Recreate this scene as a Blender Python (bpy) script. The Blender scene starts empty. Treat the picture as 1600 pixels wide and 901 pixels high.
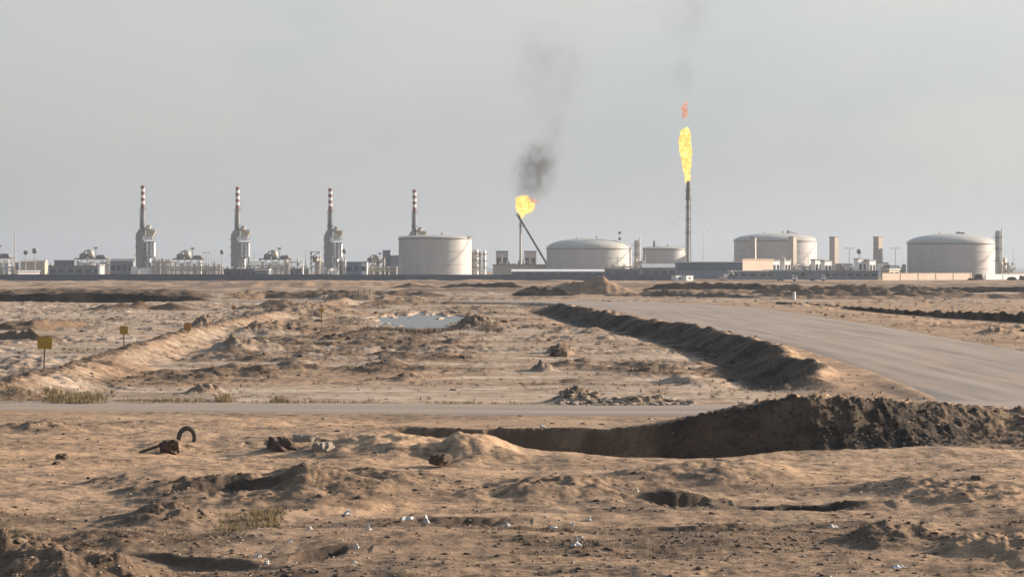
import bpy, math, random
import numpy as np

R = math.radians
scene = bpy.context.scene
COL = scene.collection

# ------------------------------------------------------------------ camera, sky, sun, exposure
F, CX, HOR, CAMH = 3600.0, 800.0, 415.0, 6.3          # focal length / horizon in photo pixels, eye height in metres
cam_d = bpy.data.cameras.new("camera")
cam = bpy.data.objects.new("camera", cam_d); COL.objects.link(cam)
cam.location = (0, 0, CAMH); cam.rotation_euler = (R(90), 0, 0)
cam_d.sensor_width = 36.0; cam_d.lens = F / 1600 * 36.0
cam_d.shift_y = (HOR - 450.5) / 1600
cam_d.clip_start = 0.5; cam_d.clip_end = 60000
scene.camera = cam

SUN_EL, SUN_AZ = R(15.5), R(21)                        # sun comes from the right, a little behind the plant
sdir = np.array([math.cos(SUN_EL) * math.cos(SUN_AZ), math.cos(SUN_EL) * math.sin(SUN_AZ), math.sin(SUN_EL)])
world = bpy.data.worlds.new("World"); scene.world = world; world.use_nodes = True
wt = world.node_tree; wn, wl = wt.nodes, wt.links
wn.clear()
w_out = wn.new("ShaderNodeOutputWorld"); w_bg = wn.new("ShaderNodeBackground")
sky = wn.new("ShaderNodeTexSky"); sky.sky_type = 'NISHITA'; sky.sun_disc = False
sky.sun_elevation = SUN_EL; sky.sun_rotation = R(90) - SUN_AZ
sky.air_density = 1.0; sky.dust_density = 1.5; sky.ozone_density = 1.0
w_bg.inputs[1].default_value = 0.1
# thin grey overcast veil over the clear sky
w_tc = wn.new("ShaderNodeTexCoord")
w_map = wn.new("ShaderNodeMapping"); w_map.inputs['Scale'].default_value = (4.0, 4.0, 11.0)
w_no = wn.new("ShaderNodeTexNoise"); w_no.inputs['Scale'].default_value = 1.0; w_no.inputs['Detail'].default_value = 5; w_no.inputs['Roughness'].default_value = 0.55
w_ra = wn.new("ShaderNodeValToRGB")
w_ra.color_ramp.elements[0].position = 0.34; w_ra.color_ramp.elements[0].color = (2.14, 2.33, 2.42, 1)
w_ra.color_ramp.elements[1].position = 0.56; w_ra.color_ramp.elements[1].color = (2.68, 2.70, 2.62, 1)
w_mix = wn.new("ShaderNodeMixRGB"); w_mix.inputs[0].default_value = 0.88
wl.new(w_tc.outputs['Generated'], w_map.inputs[0]); wl.new(w_map.outputs[0], w_no.inputs[0])
wl.new(w_no.outputs[0], w_ra.inputs[0]); wl.new(sky.outputs[0], w_mix.inputs[1]); wl.new(w_ra.outputs[0], w_mix.inputs[2])
w_sep = wn.new("ShaderNodeSeparateXYZ"); wl.new(w_tc.outputs['Generated'], w_sep.inputs[0])
w_el = wn.new("ShaderNodeMapRange"); w_el.interpolation_type = 'SMOOTHSTEP'      # the veil thins out overhead, where the sky is clear
w_el.inputs['From Min'].default_value = 0.10; w_el.inputs['From Max'].default_value = 0.55
w_el.inputs['To Min'].default_value = 0.92; w_el.inputs['To Max'].default_value = 0.10
wl.new(w_sep.outputs[2], w_el.inputs[0]); wl.new(w_el.outputs[0], w_mix.inputs[0])
w_az = wn.new("ShaderNodeMath"); w_az.operation = 'MULTIPLY_ADD'; w_az.inputs[1].default_value = 0.30; w_az.inputs[2].default_value = 1.0   # brighter towards the sun
wl.new(w_sep.outputs[0], w_az.inputs[0])
w_lo = wn.new("ShaderNodeMapRange"); w_lo.inputs['From Min'].default_value = 0.0; w_lo.inputs['From Max'].default_value = 0.10; w_lo.inputs['To Min'].default_value = 0.78; w_lo.inputs['To Max'].default_value = 1.0
wl.new(w_sep.outputs[2], w_lo.inputs[0])
w_mu = wn.new("ShaderNodeMath"); w_mu.operation = 'MULTIPLY'; wl.new(w_az.outputs[0], w_mu.inputs[0]); wl.new(w_lo.outputs[0], w_mu.inputs[1])
w_sc = wn.new("ShaderNodeVectorMath"); w_sc.operation = 'SCALE'; wl.new(w_mix.outputs[0], w_sc.inputs[0]); wl.new(w_mu.outputs[0], w_sc.inputs['Scale'])
wl.new(w_sc.outputs[0], w_bg.inputs[0]); wl.new(w_bg.outputs[0], w_out.inputs[0])

sun_d = bpy.data.lights.new("sun", 'SUN'); sun_d.energy = 5.0; sun_d.angle = R(0.6); sun_d.color = (1.0, 0.83, 0.66)
sun = bpy.data.objects.new("sun", sun_d); COL.objects.link(sun)
from mathutils import Vector
sun.rotation_euler = Vector(sdir).to_track_quat('Z', 'Y').to_euler()
sun.location = (200, 80, 60)

scene.view_settings.view_transform = 'Standard'; scene.view_settings.look = 'None'
scene.view_settings.gamma = 1.0; scene.view_settings.use_curve_mapping = False
scene.view_settings.exposure = 1.2
scene.cycles.use_denoising = True
scene.cycles.max_bounces = 5; scene.cycles.volume_bounces = 1; scene.cycles.transparent_max_bounces = 12
scene.cycles.volume_step_rate = 1.5; scene.cycles.volume_max_steps = 96

# ------------------------------------------------------------------ pixels to metres
def at(px, py, z=0.0):
    """ground point seen at photo pixel px, py when it lies at height z"""
    d = (CAMH - z) * F / (py - HOR)
    return (px - CX) / F * d, d
def X(px, D): return (px - CX) / F * D
def Z(py, D): return CAMH - (py - HOR) / F * D

# ------------------------------------------------------------------ noise
def _hash(ix, iy, seed):
    h = (ix.astype(np.int64) * 374761393 + iy.astype(np.int64) * 668265263 + seed * 974634777) & 0xffffffff
    h = ((h ^ (h >> 13)) * 1274126177) & 0xffffffff
    return ((h ^ (h >> 16)) & 0xffff).astype(np.float32) / 65535.0
def gnoise(x, y, seed=0):
    ix, iy = np.floor(x), np.floor(y); fx, fy = (x - ix).astype(np.float32), (y - iy).astype(np.float32)
    u, v = fx * fx * fx * (fx * (fx * 6 - 15) + 10), fy * fy * fy * (fy * (fy * 6 - 15) + 10)
    def g(dx, dy):
        a = _hash(ix + dx, iy + dy, seed) * (2 * np.pi)
        return np.cos(a) * (fx - dx) + np.sin(a) * (fy - dy)
    return (g(0, 0) * (1 - u) + g(1, 0) * u) * (1 - v) + (g(0, 1) * (1 - u) + g(1, 1) * u) * v
def fbm(x, y, scale, octv=4, seed=0, gain=0.5):
    a, t, f = 1.0, 0, 1.0 / scale
    for k in range(octv):
        t = t + a * gnoise(x * f + 17.3 * k, y * f - 9.1 * k, seed + k); a *= gain; f *= 2.03
    return t * 1.5
def sstep(a, b, x):
    t = np.clip((x - a) / (b - a), 0, 1); return t * t * (3 - 2 * t)
def polydist(x, y, pts):
    """signed distance to a polyline (positive on its right-hand side) and interpolated extra values"""
    pts = np.asarray(pts, float); best = np.full(x.shape, 1e9); sg = np.zeros(x.shape); val = np.zeros(x.shape + (pts.shape[1] - 2,))
    for a, b in zip(pts[:-1], pts[1:]):
        ex, ey = b[0] - a[0], b[1] - a[1]; L2 = ex * ex + ey * ey
        t = np.clip(((x - a[0]) * ex + (y - a[1]) * ey) / L2, 0, 1)
        dx, dy = x - a[0] - t * ex, y - a[1] - t * ey
        d = np.sqrt(dx * dx + dy * dy); m = d < best
        best = np.where(m, d, best); s = np.sign(ex * dy - ey * dx); sg = np.where(m, -s, sg)
        for k in range(pts.shape[1] - 2):
            val[..., k] = np.where(m, a[2 + k] + (b[2 + k] - a[2 + k]) * t, val[..., k])
    return best, sg, val

# ------------------------------------------------------------------ the lie of the land
ROAD1 = [(-80, 108, 3.4), (-45, 104.5, 3.4), (-17, 102, 3.4), (4, 98.7, 3.7), (14, 99.5, 4.2), (30, 104, 5.0), (60, 112, 5.0)]
ROAD2 = [(29, 104, 9.5), (27.2, 125, 7.6), (26.5, 160, 7.3), (25.2, 224, 9.3), (22.5, 300, 11.0), (15, 362, 10.0), (-2, 388, 9.0), (-45, 402, 7.0), (-120, 412, 5)]
def road2_z(y): return np.interp(y, [98, 105.5, 113, 135, 160, 330, 380, 420], [0.10, 0.10, 0.28, 0.6, 0.75, 0.7, 0.4, 0.1])
LEV_Y = [100, 112, 124, 152, 198, 247, 330, 352, 380]
LEV_X = [15, 15.6, 16.0, 16.9, 15.6, 10.6, 5.8, 3.0, -8]
FAR_PX = [560, 640, 740, 850, 950, 1030, 1100, 1180, 1270, 1400, 1500, 1600, 1750]
PIT = dict(
    x=[X(p, 85) for p in FAR_PX],
    yfar=[90, 89.6, 89.2, 88.6, 87.0, 85.5, 84.0, 83.6, 83.6, 85.2, 87.0, 88.5, 90.0],
    hc=[0, 0.02, 0.0, 0.05, 0.12, 0.42, 0.85, 1.30, 1.56, 1.30, 1.00, 0.80, 0.5],
    dc=[0, 0.6, 1.15, 1.5, 1.6, 1.6, 1.5, 1.2, 0.6, 0.05, 0.0, 0.0, 0.0],
    w=[1.5, 0.7, 0.7, 0.8, 1.0, 1.2, 1.7, 2.2, 2.7, 3.4, 4.6, 5.5, 6.0],
    ynear=[85, 82.5, 79.5, 77.0, 75.2, 75.0, 75.2, 76.0, 77.0, 79.5, 80.5, 81.5, 82])
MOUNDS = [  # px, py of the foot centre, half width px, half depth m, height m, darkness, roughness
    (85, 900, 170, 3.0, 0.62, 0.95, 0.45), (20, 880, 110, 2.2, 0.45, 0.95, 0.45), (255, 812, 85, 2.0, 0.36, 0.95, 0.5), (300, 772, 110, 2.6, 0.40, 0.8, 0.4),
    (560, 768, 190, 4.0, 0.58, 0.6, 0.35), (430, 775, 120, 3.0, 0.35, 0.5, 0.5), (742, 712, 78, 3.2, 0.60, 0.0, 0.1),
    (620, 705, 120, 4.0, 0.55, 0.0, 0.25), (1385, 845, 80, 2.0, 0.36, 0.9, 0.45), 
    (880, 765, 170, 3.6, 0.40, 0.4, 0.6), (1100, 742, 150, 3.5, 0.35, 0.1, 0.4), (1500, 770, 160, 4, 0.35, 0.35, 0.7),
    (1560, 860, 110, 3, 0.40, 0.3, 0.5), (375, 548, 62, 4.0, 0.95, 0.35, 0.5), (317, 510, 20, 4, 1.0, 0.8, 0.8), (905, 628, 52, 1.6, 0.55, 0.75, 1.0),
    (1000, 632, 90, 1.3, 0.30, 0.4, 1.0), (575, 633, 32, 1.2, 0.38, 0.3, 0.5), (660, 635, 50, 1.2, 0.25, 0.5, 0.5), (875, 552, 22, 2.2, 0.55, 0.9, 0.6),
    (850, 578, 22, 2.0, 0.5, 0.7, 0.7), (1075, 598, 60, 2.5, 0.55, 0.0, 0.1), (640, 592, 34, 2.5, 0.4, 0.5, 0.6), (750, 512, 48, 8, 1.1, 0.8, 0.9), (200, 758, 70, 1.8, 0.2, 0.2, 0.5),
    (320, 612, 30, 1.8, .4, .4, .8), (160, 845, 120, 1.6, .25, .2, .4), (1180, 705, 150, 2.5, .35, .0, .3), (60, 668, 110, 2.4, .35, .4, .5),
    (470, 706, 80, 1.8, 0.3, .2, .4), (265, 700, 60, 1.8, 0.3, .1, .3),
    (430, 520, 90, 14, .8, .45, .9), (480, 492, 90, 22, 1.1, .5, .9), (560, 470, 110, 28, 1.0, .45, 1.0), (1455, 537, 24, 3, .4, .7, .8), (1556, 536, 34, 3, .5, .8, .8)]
RUTS = [  # short cut scarps that face the camera: px, py ends, drop
    ((1125, 783), (1362, 782), 0.20), ((1000, 775), (1112, 776), 0.27), ((452, 873), (548, 858), 0.22), ((300, 773), (470, 774), 0.18), ((405, 692), (520, 690), 0.3), ((1420, 757), (1600, 762), 0.14),
    ((980, 826), (1200, 820), 0.10), ((640, 812), (800, 806), 0.13), ((200, 860), (420, 885), .15), ((0, 661), (90, 664), .25), ((1570, 838), (1640, 850), .25), ((850, 634), (940, 634), .25)]
RIDGE = [(-24.4, 100, 0.2, 0), (-24.6, 111, 0.85, 0), (-24.4, 118.6, 0.8, 0), (-24.6, 132, 0.85, 0), (-25.7, 154, 0.9, 0), (-26.8, 175, 0.9, 0), (-27.7, 199, 0.95, 0), (-28.5, 228, 0.9, 0), (-28, 273, 0.9, 0), (-28, 360, 0.9, 0), (-29, 436, 0.8, 0)]

def land(x, y):
    """height and material masks (dark earth, salt crust, warm sand, wet black earth with painted shade) of the ground at x, y"""
    dark = np.zeros(x.shape); salt = np.zeros(x.shape); warm = np.zeros(x.shape); damp_shade = np.zeros(x.shape)
    near = 1 - sstep(93, 100, y); mid = sstep(96, 112, y) * (1 - sstep(480, 620, y))
    far = sstep(420, 600, y) * (1 - sstep(900, 960, y))
    big = fbm(x, y, 14, 4, 3); med = fbm(x, y, 3.2, 4, 11); fin = fbm(x, y, 0.75, 3, 23)
    rut = fbm(x * 0.16, y, 1.3, 3, 31)
    z = near * (0.16 * big + 0.075 * med + 0.03 * fin + 0.05 * rut)
    lft = sstep(-21.5, -25, x + 0.02 * (y - 150)) * sstep(104, 112, y)
    wide = fbm(x, y, 38, 3, 41); lump = fbm(x * 0.40, y * 0.75, 1.25, 4, 47); vast = fbm(x, y, 120, 3, 53)
    rough = sstep(-0.05, 0.40, fbm(x, y * .8, 20, 3, 61) + 0.34 * sstep(8, -14, x) - 0.04)
    z = z + mid * (0.12 * wide + (0.03 + 0.36 * rough) * np.maximum(lump, -0.1) + 0.03 * fin * (1 - .85 * lft))
    z = z + far * (0.35 * vast + 0.9 * np.maximum(fbm(x * 0.5, y, 12, 4, 67), 0))
    track = sstep(-27.5, -30.5, x + 0.02 * (y - 150)) * sstep(-42, -38.5, x + 0.0 * y) * sstep(108, 118, y) * (1 - sstep(190, 230, y))
    strip = sstep(0.0, 0.3, fbm(x * .12, y * .55, 7, 3, 84))
    rough = rough * (1 - .97 * lft) * (1 - .6 * strip) * (1 - .45 * sstep(180, 300, y))
    salt += mid * strip * .9 * (1 - sstep(3, 14, x) * .6) + lft * .40
    dark += mid * (rough * sstep(-0.1, 0.35, lump) * 0.95 + 0.35 * sstep(.05, .5, fbm(x * .3, y, 6, 4, 72))) + far * 0.8 * sstep(-0.15, .3, fbm(x * .5, y, 30, 4, 71))
    salt += mid * (1 - rough) * sstep(-0.15, 0.35, fbm(x * .35, y, 11, 4, 81) + .1)
    salt += (1 - sstep(.0, 1, np.abs((y - 268) / 55))) * sstep(-36, -44, x) * 0.9
    salt += track * .35
    warm += near * sstep(-0.3, 0.4, fbm(x, y, 9, 3, 91)) * 0.8 + mid * 0.5 * sstep(0.0, .5, fbm(x, y, 16, 3, 93)) * sstep(0, 12, x)
    dark += near * 0.30 * sstep(66, 50, y) + near * 0.55 * sstep(0.08, 0.42, fbm(x * 0.4, y, 3.6, 4, 97)) * sstep(78, 58, y)
    # low flat pan beside the cross road
    pan = sstep(104, 107, y) * (1 - sstep(118, 128, y)) * sstep(-17, -10, x) * (1 - sstep(13, 15, x))
    z = z * (1 - 0.8 * pan); salt = np.maximum(salt, pan * 0.75); dark = dark * (1 - pan)
    # mounds
    for px, py, hw, dep, h, dk, ro in MOUNDS:
        mx, my = at(px, py, 0); wx = hw / F * my
        m = (np.abs(x - mx) < 2.2 * wx) & (np.abs(y - my) < 2.2 * dep)
        if not m.any(): continue
        xx, yy = x[m], y[m]
        wob = 0.28 * fbm(xx, yy, wx * 0.9 + 0.3, 3, int(px) + 7)
        q = np.sqrt(((xx - mx) / wx) ** 2 + ((yy - my) / dep) ** 2) + wob
        b = sstep(1.25, 0.0, q)
        z[m] += h * b * (1 + ro * 0.55 * fbm(xx, yy, 0.22 * wx + 0.12, 3, int(py)))
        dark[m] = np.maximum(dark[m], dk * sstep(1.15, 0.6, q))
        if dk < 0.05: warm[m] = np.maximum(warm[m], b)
    # scarps
    for (pa, pb, drop) in RUTS:
        a, b = at(*pa), at(*pb)
        m = (x > min(a[0], b[0]) - .5) & (x < max(a[0], b[0]) + .5) & (y > min(a[1], b[1]) - 4) & (y < max(a[1], b[1]) + 7)
        if not m.any(): continue
        xx, yy = x[m], y[m]
        t = np.clip((xx - a[0]) / (b[0] - a[0]), 0, 1); u = yy - (a[1] + (b[1] - a[1]) * t) + 0.28 * fbm(xx, yy * 0, 1.0, 3, 5)
        e = np.sin(np.pi * np.clip(t, 0.02, .98)) ** 0.6
        z[m] += drop * e * (0.3 * sstep(-0.10, 0.16, u) * sstep(3.5, 0.3, u) - 0.8 * sstep(-2.0, -0.15, u) * (1 - sstep(-0.10, 0.16, u)))
        damp_shade[m] = np.maximum(damp_shade[m], e * sstep(-0.9 if drop < .25 else -1.8, -0.3, u) * sstep(0.40, 0.2, u) * min(1, drop * 5))  # black tone in the cut hollows is painted shade
    # the ditch and the spoil heap behind it
    P = {k: np.interp(x, PIT['x'], v) for k, v in PIT.items() if k != 'x'}
    inr = sstep(PIT['x'][0], PIT['x'][1], x)
    rim = P['yfar'] + 0.50 * fbm(x, y * 0.15, 4.5, 2, 13) + 0.20 * fbm(x, y, 0.9, 3, 19)
    t = rim - y
    crest = P['hc'] * (1 + 0.11 * fbm(x, y, 1.6, 3, 29) + 0.14 * np.maximum(fbm(x, y, 0.42, 3, 30), 0))
    back = crest * sstep(-6.5, -0.3, t)
    wall = crest + (-P['dc'] - crest) * sstep(-0.1, 1.0, t / P['w'])
    k = np.clip((t - P['w']) / np.maximum(P['yfar'] - P['w'] - P['ynear'], 0.5), 0, 1)
    floor_ = -P['dc'] * (1 - sstep(0, 1, k))
    prof = np.where(t < 0, back, np.where(t < P['w'], wall, floor_)) * inr
    act = inr * sstep(-7, -5, t) * (1 - sstep(0.9, 1.0, k))
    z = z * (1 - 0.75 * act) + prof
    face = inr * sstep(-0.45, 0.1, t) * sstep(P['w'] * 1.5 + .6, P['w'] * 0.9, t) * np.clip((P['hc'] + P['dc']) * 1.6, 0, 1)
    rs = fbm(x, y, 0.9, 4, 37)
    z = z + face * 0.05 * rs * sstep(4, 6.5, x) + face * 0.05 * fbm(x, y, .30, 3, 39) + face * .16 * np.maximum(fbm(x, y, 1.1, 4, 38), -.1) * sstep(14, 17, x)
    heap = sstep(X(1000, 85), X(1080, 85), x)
    damp_shade = np.maximum(damp_shade, face * heap * (1 - 0.85 * sstep(X(1420, 85), X(1560, 85), x + 2.2 * rs)))  # heap face kept dark by shade painted over its wet earth
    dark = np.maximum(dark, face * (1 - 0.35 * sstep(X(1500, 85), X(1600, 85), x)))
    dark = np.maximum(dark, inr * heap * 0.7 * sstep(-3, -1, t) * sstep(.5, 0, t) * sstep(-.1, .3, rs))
    # levee that carries the wide road
    xc = np.interp(y, LEV_Y, LEV_X) + 1.1 * fbm(x * 0, y, 13, 3, 43) + 0.16 * fbm(x, y, 1.2, 3, 44)
    zl = road2_z(y) * sstep(104, 128, y) * (1 - sstep(372, 392, y))
    u = x - xc; d2, s2, v2 = polydist(x, y, ROAD2); hw2 = v2[..., 0]
    zl = zl * np.where(u < 3, 1 - sstep(318, 345, y), 1.0)
    lev = zl * sstep(-2.3, 0.0, u) * (1 - sstep(4, 22, x - np.interp(y, [112, 152, 246, 320, 395], [38, 33.7, 34.1, 34.5, 24])))
    on = sstep(-3.0, 0.5, u) * (zl > 0.02)
    z = z * (1 - 0.85 * on * sstep(40, 34, x)) + lev
    wr = sstep(112, 126, y) * (1 - sstep(312, 340, y))
    z = z + wr * (0.42 + 0.26 * fbm(x, y, 5.5, 4, 45)) * np.exp(-((u - 0.35) / 0.75) ** 2)
    z = z - wr * 0.30 * np.exp(-((u + 3.2) / 1.6) ** 2)
    z = z + wr * 0.24 * fbm(x, y, 0.8, 4, 46) * np.exp(-((u + 1.5) / 1.0) ** 2)
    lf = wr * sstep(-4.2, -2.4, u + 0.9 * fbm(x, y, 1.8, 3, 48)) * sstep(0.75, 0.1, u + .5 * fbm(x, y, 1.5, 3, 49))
    damp_shade = np.maximum(damp_shade, 0.85 * lf); dark = np.maximum(dark, lf)  # shadow on the levee's side is also painted into the earth colour
    warm = np.maximum(warm, wr * sstep(0, 0.8, u) * sstep(7, 4, u)); salt *= 1 - on; dark = np.where(u > 0.6, dark * (1 - on * .9), dark)
    # long ridge with the marker signs
    d3, s3, v3 = polydist(x, y, RIDGE)
    wob = 1 + 0.3 * fbm(x, y, 4, 3, 51)
    wid = np.where(s3 < 0, 1.25, 3.8)
    rb = sstep(1.0, 0.0, d3 / (wid * wob))
    z = z * (1 - .6 * rb) + v3[..., 0] * rb * (1 + 0.18 * fbm(x, y, 1.3, 3, 52)) * sstep(100, 106, y)
    salt = salt * (1 - rb)
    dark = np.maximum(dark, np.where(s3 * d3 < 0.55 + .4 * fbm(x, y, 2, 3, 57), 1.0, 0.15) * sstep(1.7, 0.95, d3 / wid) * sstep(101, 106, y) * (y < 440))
    # pond hollow
    px_, py_ = at(655, 499); pq = np.sqrt(((x - px_ + 0.04 * (y - py_)) / 5.2) ** 2 + ((y - py_) / 36) ** 2) + 0.55 * fbm(x, y * 0.22, 2.6, 4, 55)
    z = z * (1 - sstep(1.3, .95, pq) * .9) - 0.42 * sstep(1.15, 0.8, pq)
    salt = np.maximum(salt, sstep(1.7, 1.15, pq + .25 * sstep(0, 20, y - py_)) * 1.0); dark *= 1 - sstep(1.35, 1.0, pq)
    # roads are graded flat
    d1, s1, v1 = polydist(x, y, ROAD1); hw1 = v1[..., 0]
    m1 = sstep(hw1 + 1.6, hw1 + 0.1, d1); z = z * (1 - m1) + 0.10 * m1
    m2 = sstep(hw2 + 1.4, hw2 + 0.1, d2) * (1 - m1); z = z * (1 - m2) + road2_z(y) * m2
    for m in (m1, m2): dark *= 1 - m; salt *= 1 - m; damp_shade *= 1 - m; warm *= 1 - .3 * m
    inner = np.maximum(sstep(hw1, hw1 - 0.5, d1), sstep(hw2, hw2 - 0.5, d2))
    z = z - 0.07 * inner
    # towards the sea
    z = z - 2.5 * sstep(2300, 2800, y + 0.0 * x)
    return z, np.clip(np.stack([dark, salt, warm, damp_shade], -1), 0, 1)
def ground_z(x, y):
    z, _ = land(np.array([x], float), np.array([y], float)); return float(z[0])

# ------------------------------------------------------------------ materials
def nodes_of(name):
    m = bpy.data.materials.new(name); m.use_nodes = True
    return m, m.node_tree.nodes, m.node_tree.links, m.node_tree.nodes['Principled BSDF']
def mat(name, col, rough=0.7, var=0.12, scale=0.6, metal=0.0, streak=False):
    m, n, l, p = nodes_of(name)
    g = n.new("ShaderNodeNewGeometry"); mp = n.new("ShaderNodeMapping"); mp.inputs['Scale'].default_value = (1, 1, 0.15 if streak else 1)
    t = n.new("ShaderNodeTexNoise"); t.inputs['Scale'].default_value = scale; t.inputs['Detail'].default_value = 4
    r = n.new("ShaderNodeValToRGB"); r.color_ramp.elements[0].position = 0.3; r.color_ramp.elements[1].position = 0.7
    a = [max(0, c * (1 - var)) for c in col]; b = [min(1, c * (1 + var)) for c in col]
    r.color_ramp.elements[0].color = (*a, 1); r.color_ramp.elements[1].color = (*b, 1)
    l.new(g.outputs['Position'], mp.inputs[0]); l.new(mp.outputs[0], t.inputs[0]); l.new(t.outputs[0], r.inputs[0]); l.new(r.outputs[0], p.inputs['Base Color'])
    p.inputs['Roughness'].default_value = rough; p.inputs['Metallic'].default_value = metal
    return m
M = {}
M['tank'] = mat('tank_paint', (0.405, 0.398, 0.385), 0.55, 0.07, 0.25, streak=True)
M['tank2'] = mat('tank_roof_paint', (0.45, 0.43, 0.385), 0.6, 0.06, 0.2)
M['steel'] = mat('grey_steel', (0.16, 0.16, 0.16), 0.6, 0.2, 0.5)
M['heater'] = mat('heater_cladding', (0.25, 0.245, 0.235), 0.6, 0.18, 0.4, streak=True)
M['dark'] = mat('dark_steel', (0.075, 0.07, 0.065), 0.6, 0.25, 0.5)
M['cream'] = mat('cream_cladding', (0.46, 0.40, 0.31), 0.5, 0.1, 0.3)
M['white'] = mat('white_paint', (0.72, 0.71, 0.69), 0.5, 0.05, 0.3)
M['beige'] = mat('beige_wall', (0.58, 0.46, 0.36), 0.8, 0.08, 0.2)
M['bluewall'] = mat('slate_cladding', (0.15, 0.185, 0.215), 0.6, 0.12, 0.15, streak=True)
M['bluedark'] = mat('dark_slate_cladding', (0.085, 0.11, 0.13), 0.6, 0.15, 0.15)
M['wall'] = mat('weathered_concrete', (0.085, 0.10, 0.125), 0.9, 0.18, 0.12)
M['tower'] = mat('tower_concrete', (0.47, 0.40, 0.34), 0.85, 0.08, 0.3, streak=True)
M['red'] = mat('red_oxide_paint', (0.16, 0.035, 0.035), 0.6, 0.15, 0.6)
M['pipe'] = mat('pipe_lagging', (0.42, 0.39, 0.34), 0.5, 0.15, 0.3)
M['yellow'] = mat('faded_yellow_paint', (0.42, 0.24, 0.025), 0.6, 0.18, 6)
M['orange'] = mat('faded_orange_paint', (0.33, 0.15, 0.04), 0.6, 0.2, 6)
M['rust'] = mat('rusty_steel', (0.065, 0.037, 0.025), 0.85, 0.35, 12)
M['rubber'] = mat('old_rubber', (0.055, 0.050, 0.036), 0.85, 0.3, 15)
M['plastic'] = mat('thin_white_plastic', (0.50, 0.48, 0.45), 0.4, 0.05, 8)
M['concrete'] = mat('broken_concrete', (0.22, 0.18, 0.138), 0.9, 0.2, 5)
M['stone'] = mat('dusty_stone', (0.30, 0.235, 0.175), 0.9, 0.35, 3)
M['darkclod'] = mat('dark_clod', (0.092, 0.062, 0.042), 0.95, 0.35, 3)
M['blackclod'] = mat('black_clod', (0.050, 0.042, 0.035), 0.95, 0.45, 3)
M['straw'] = mat('dry_straw', (0.215, 0.165, 0.085), 0.9, 0.35, 1.2)
M['scrub'] = mat('grey_brown_scrub', (0.095, 0.068, 0.042), 0.9, 0.4, 2.0)
M['bush'] = mat('dusty_bush_leaf', (0.07, 0.06, 0.055), 0.9, 0.4, 1.0)
M['glass'] = mat('dark_window', (0.04, 0.05, 0.06), 0.15, 0.1, 1)

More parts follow.
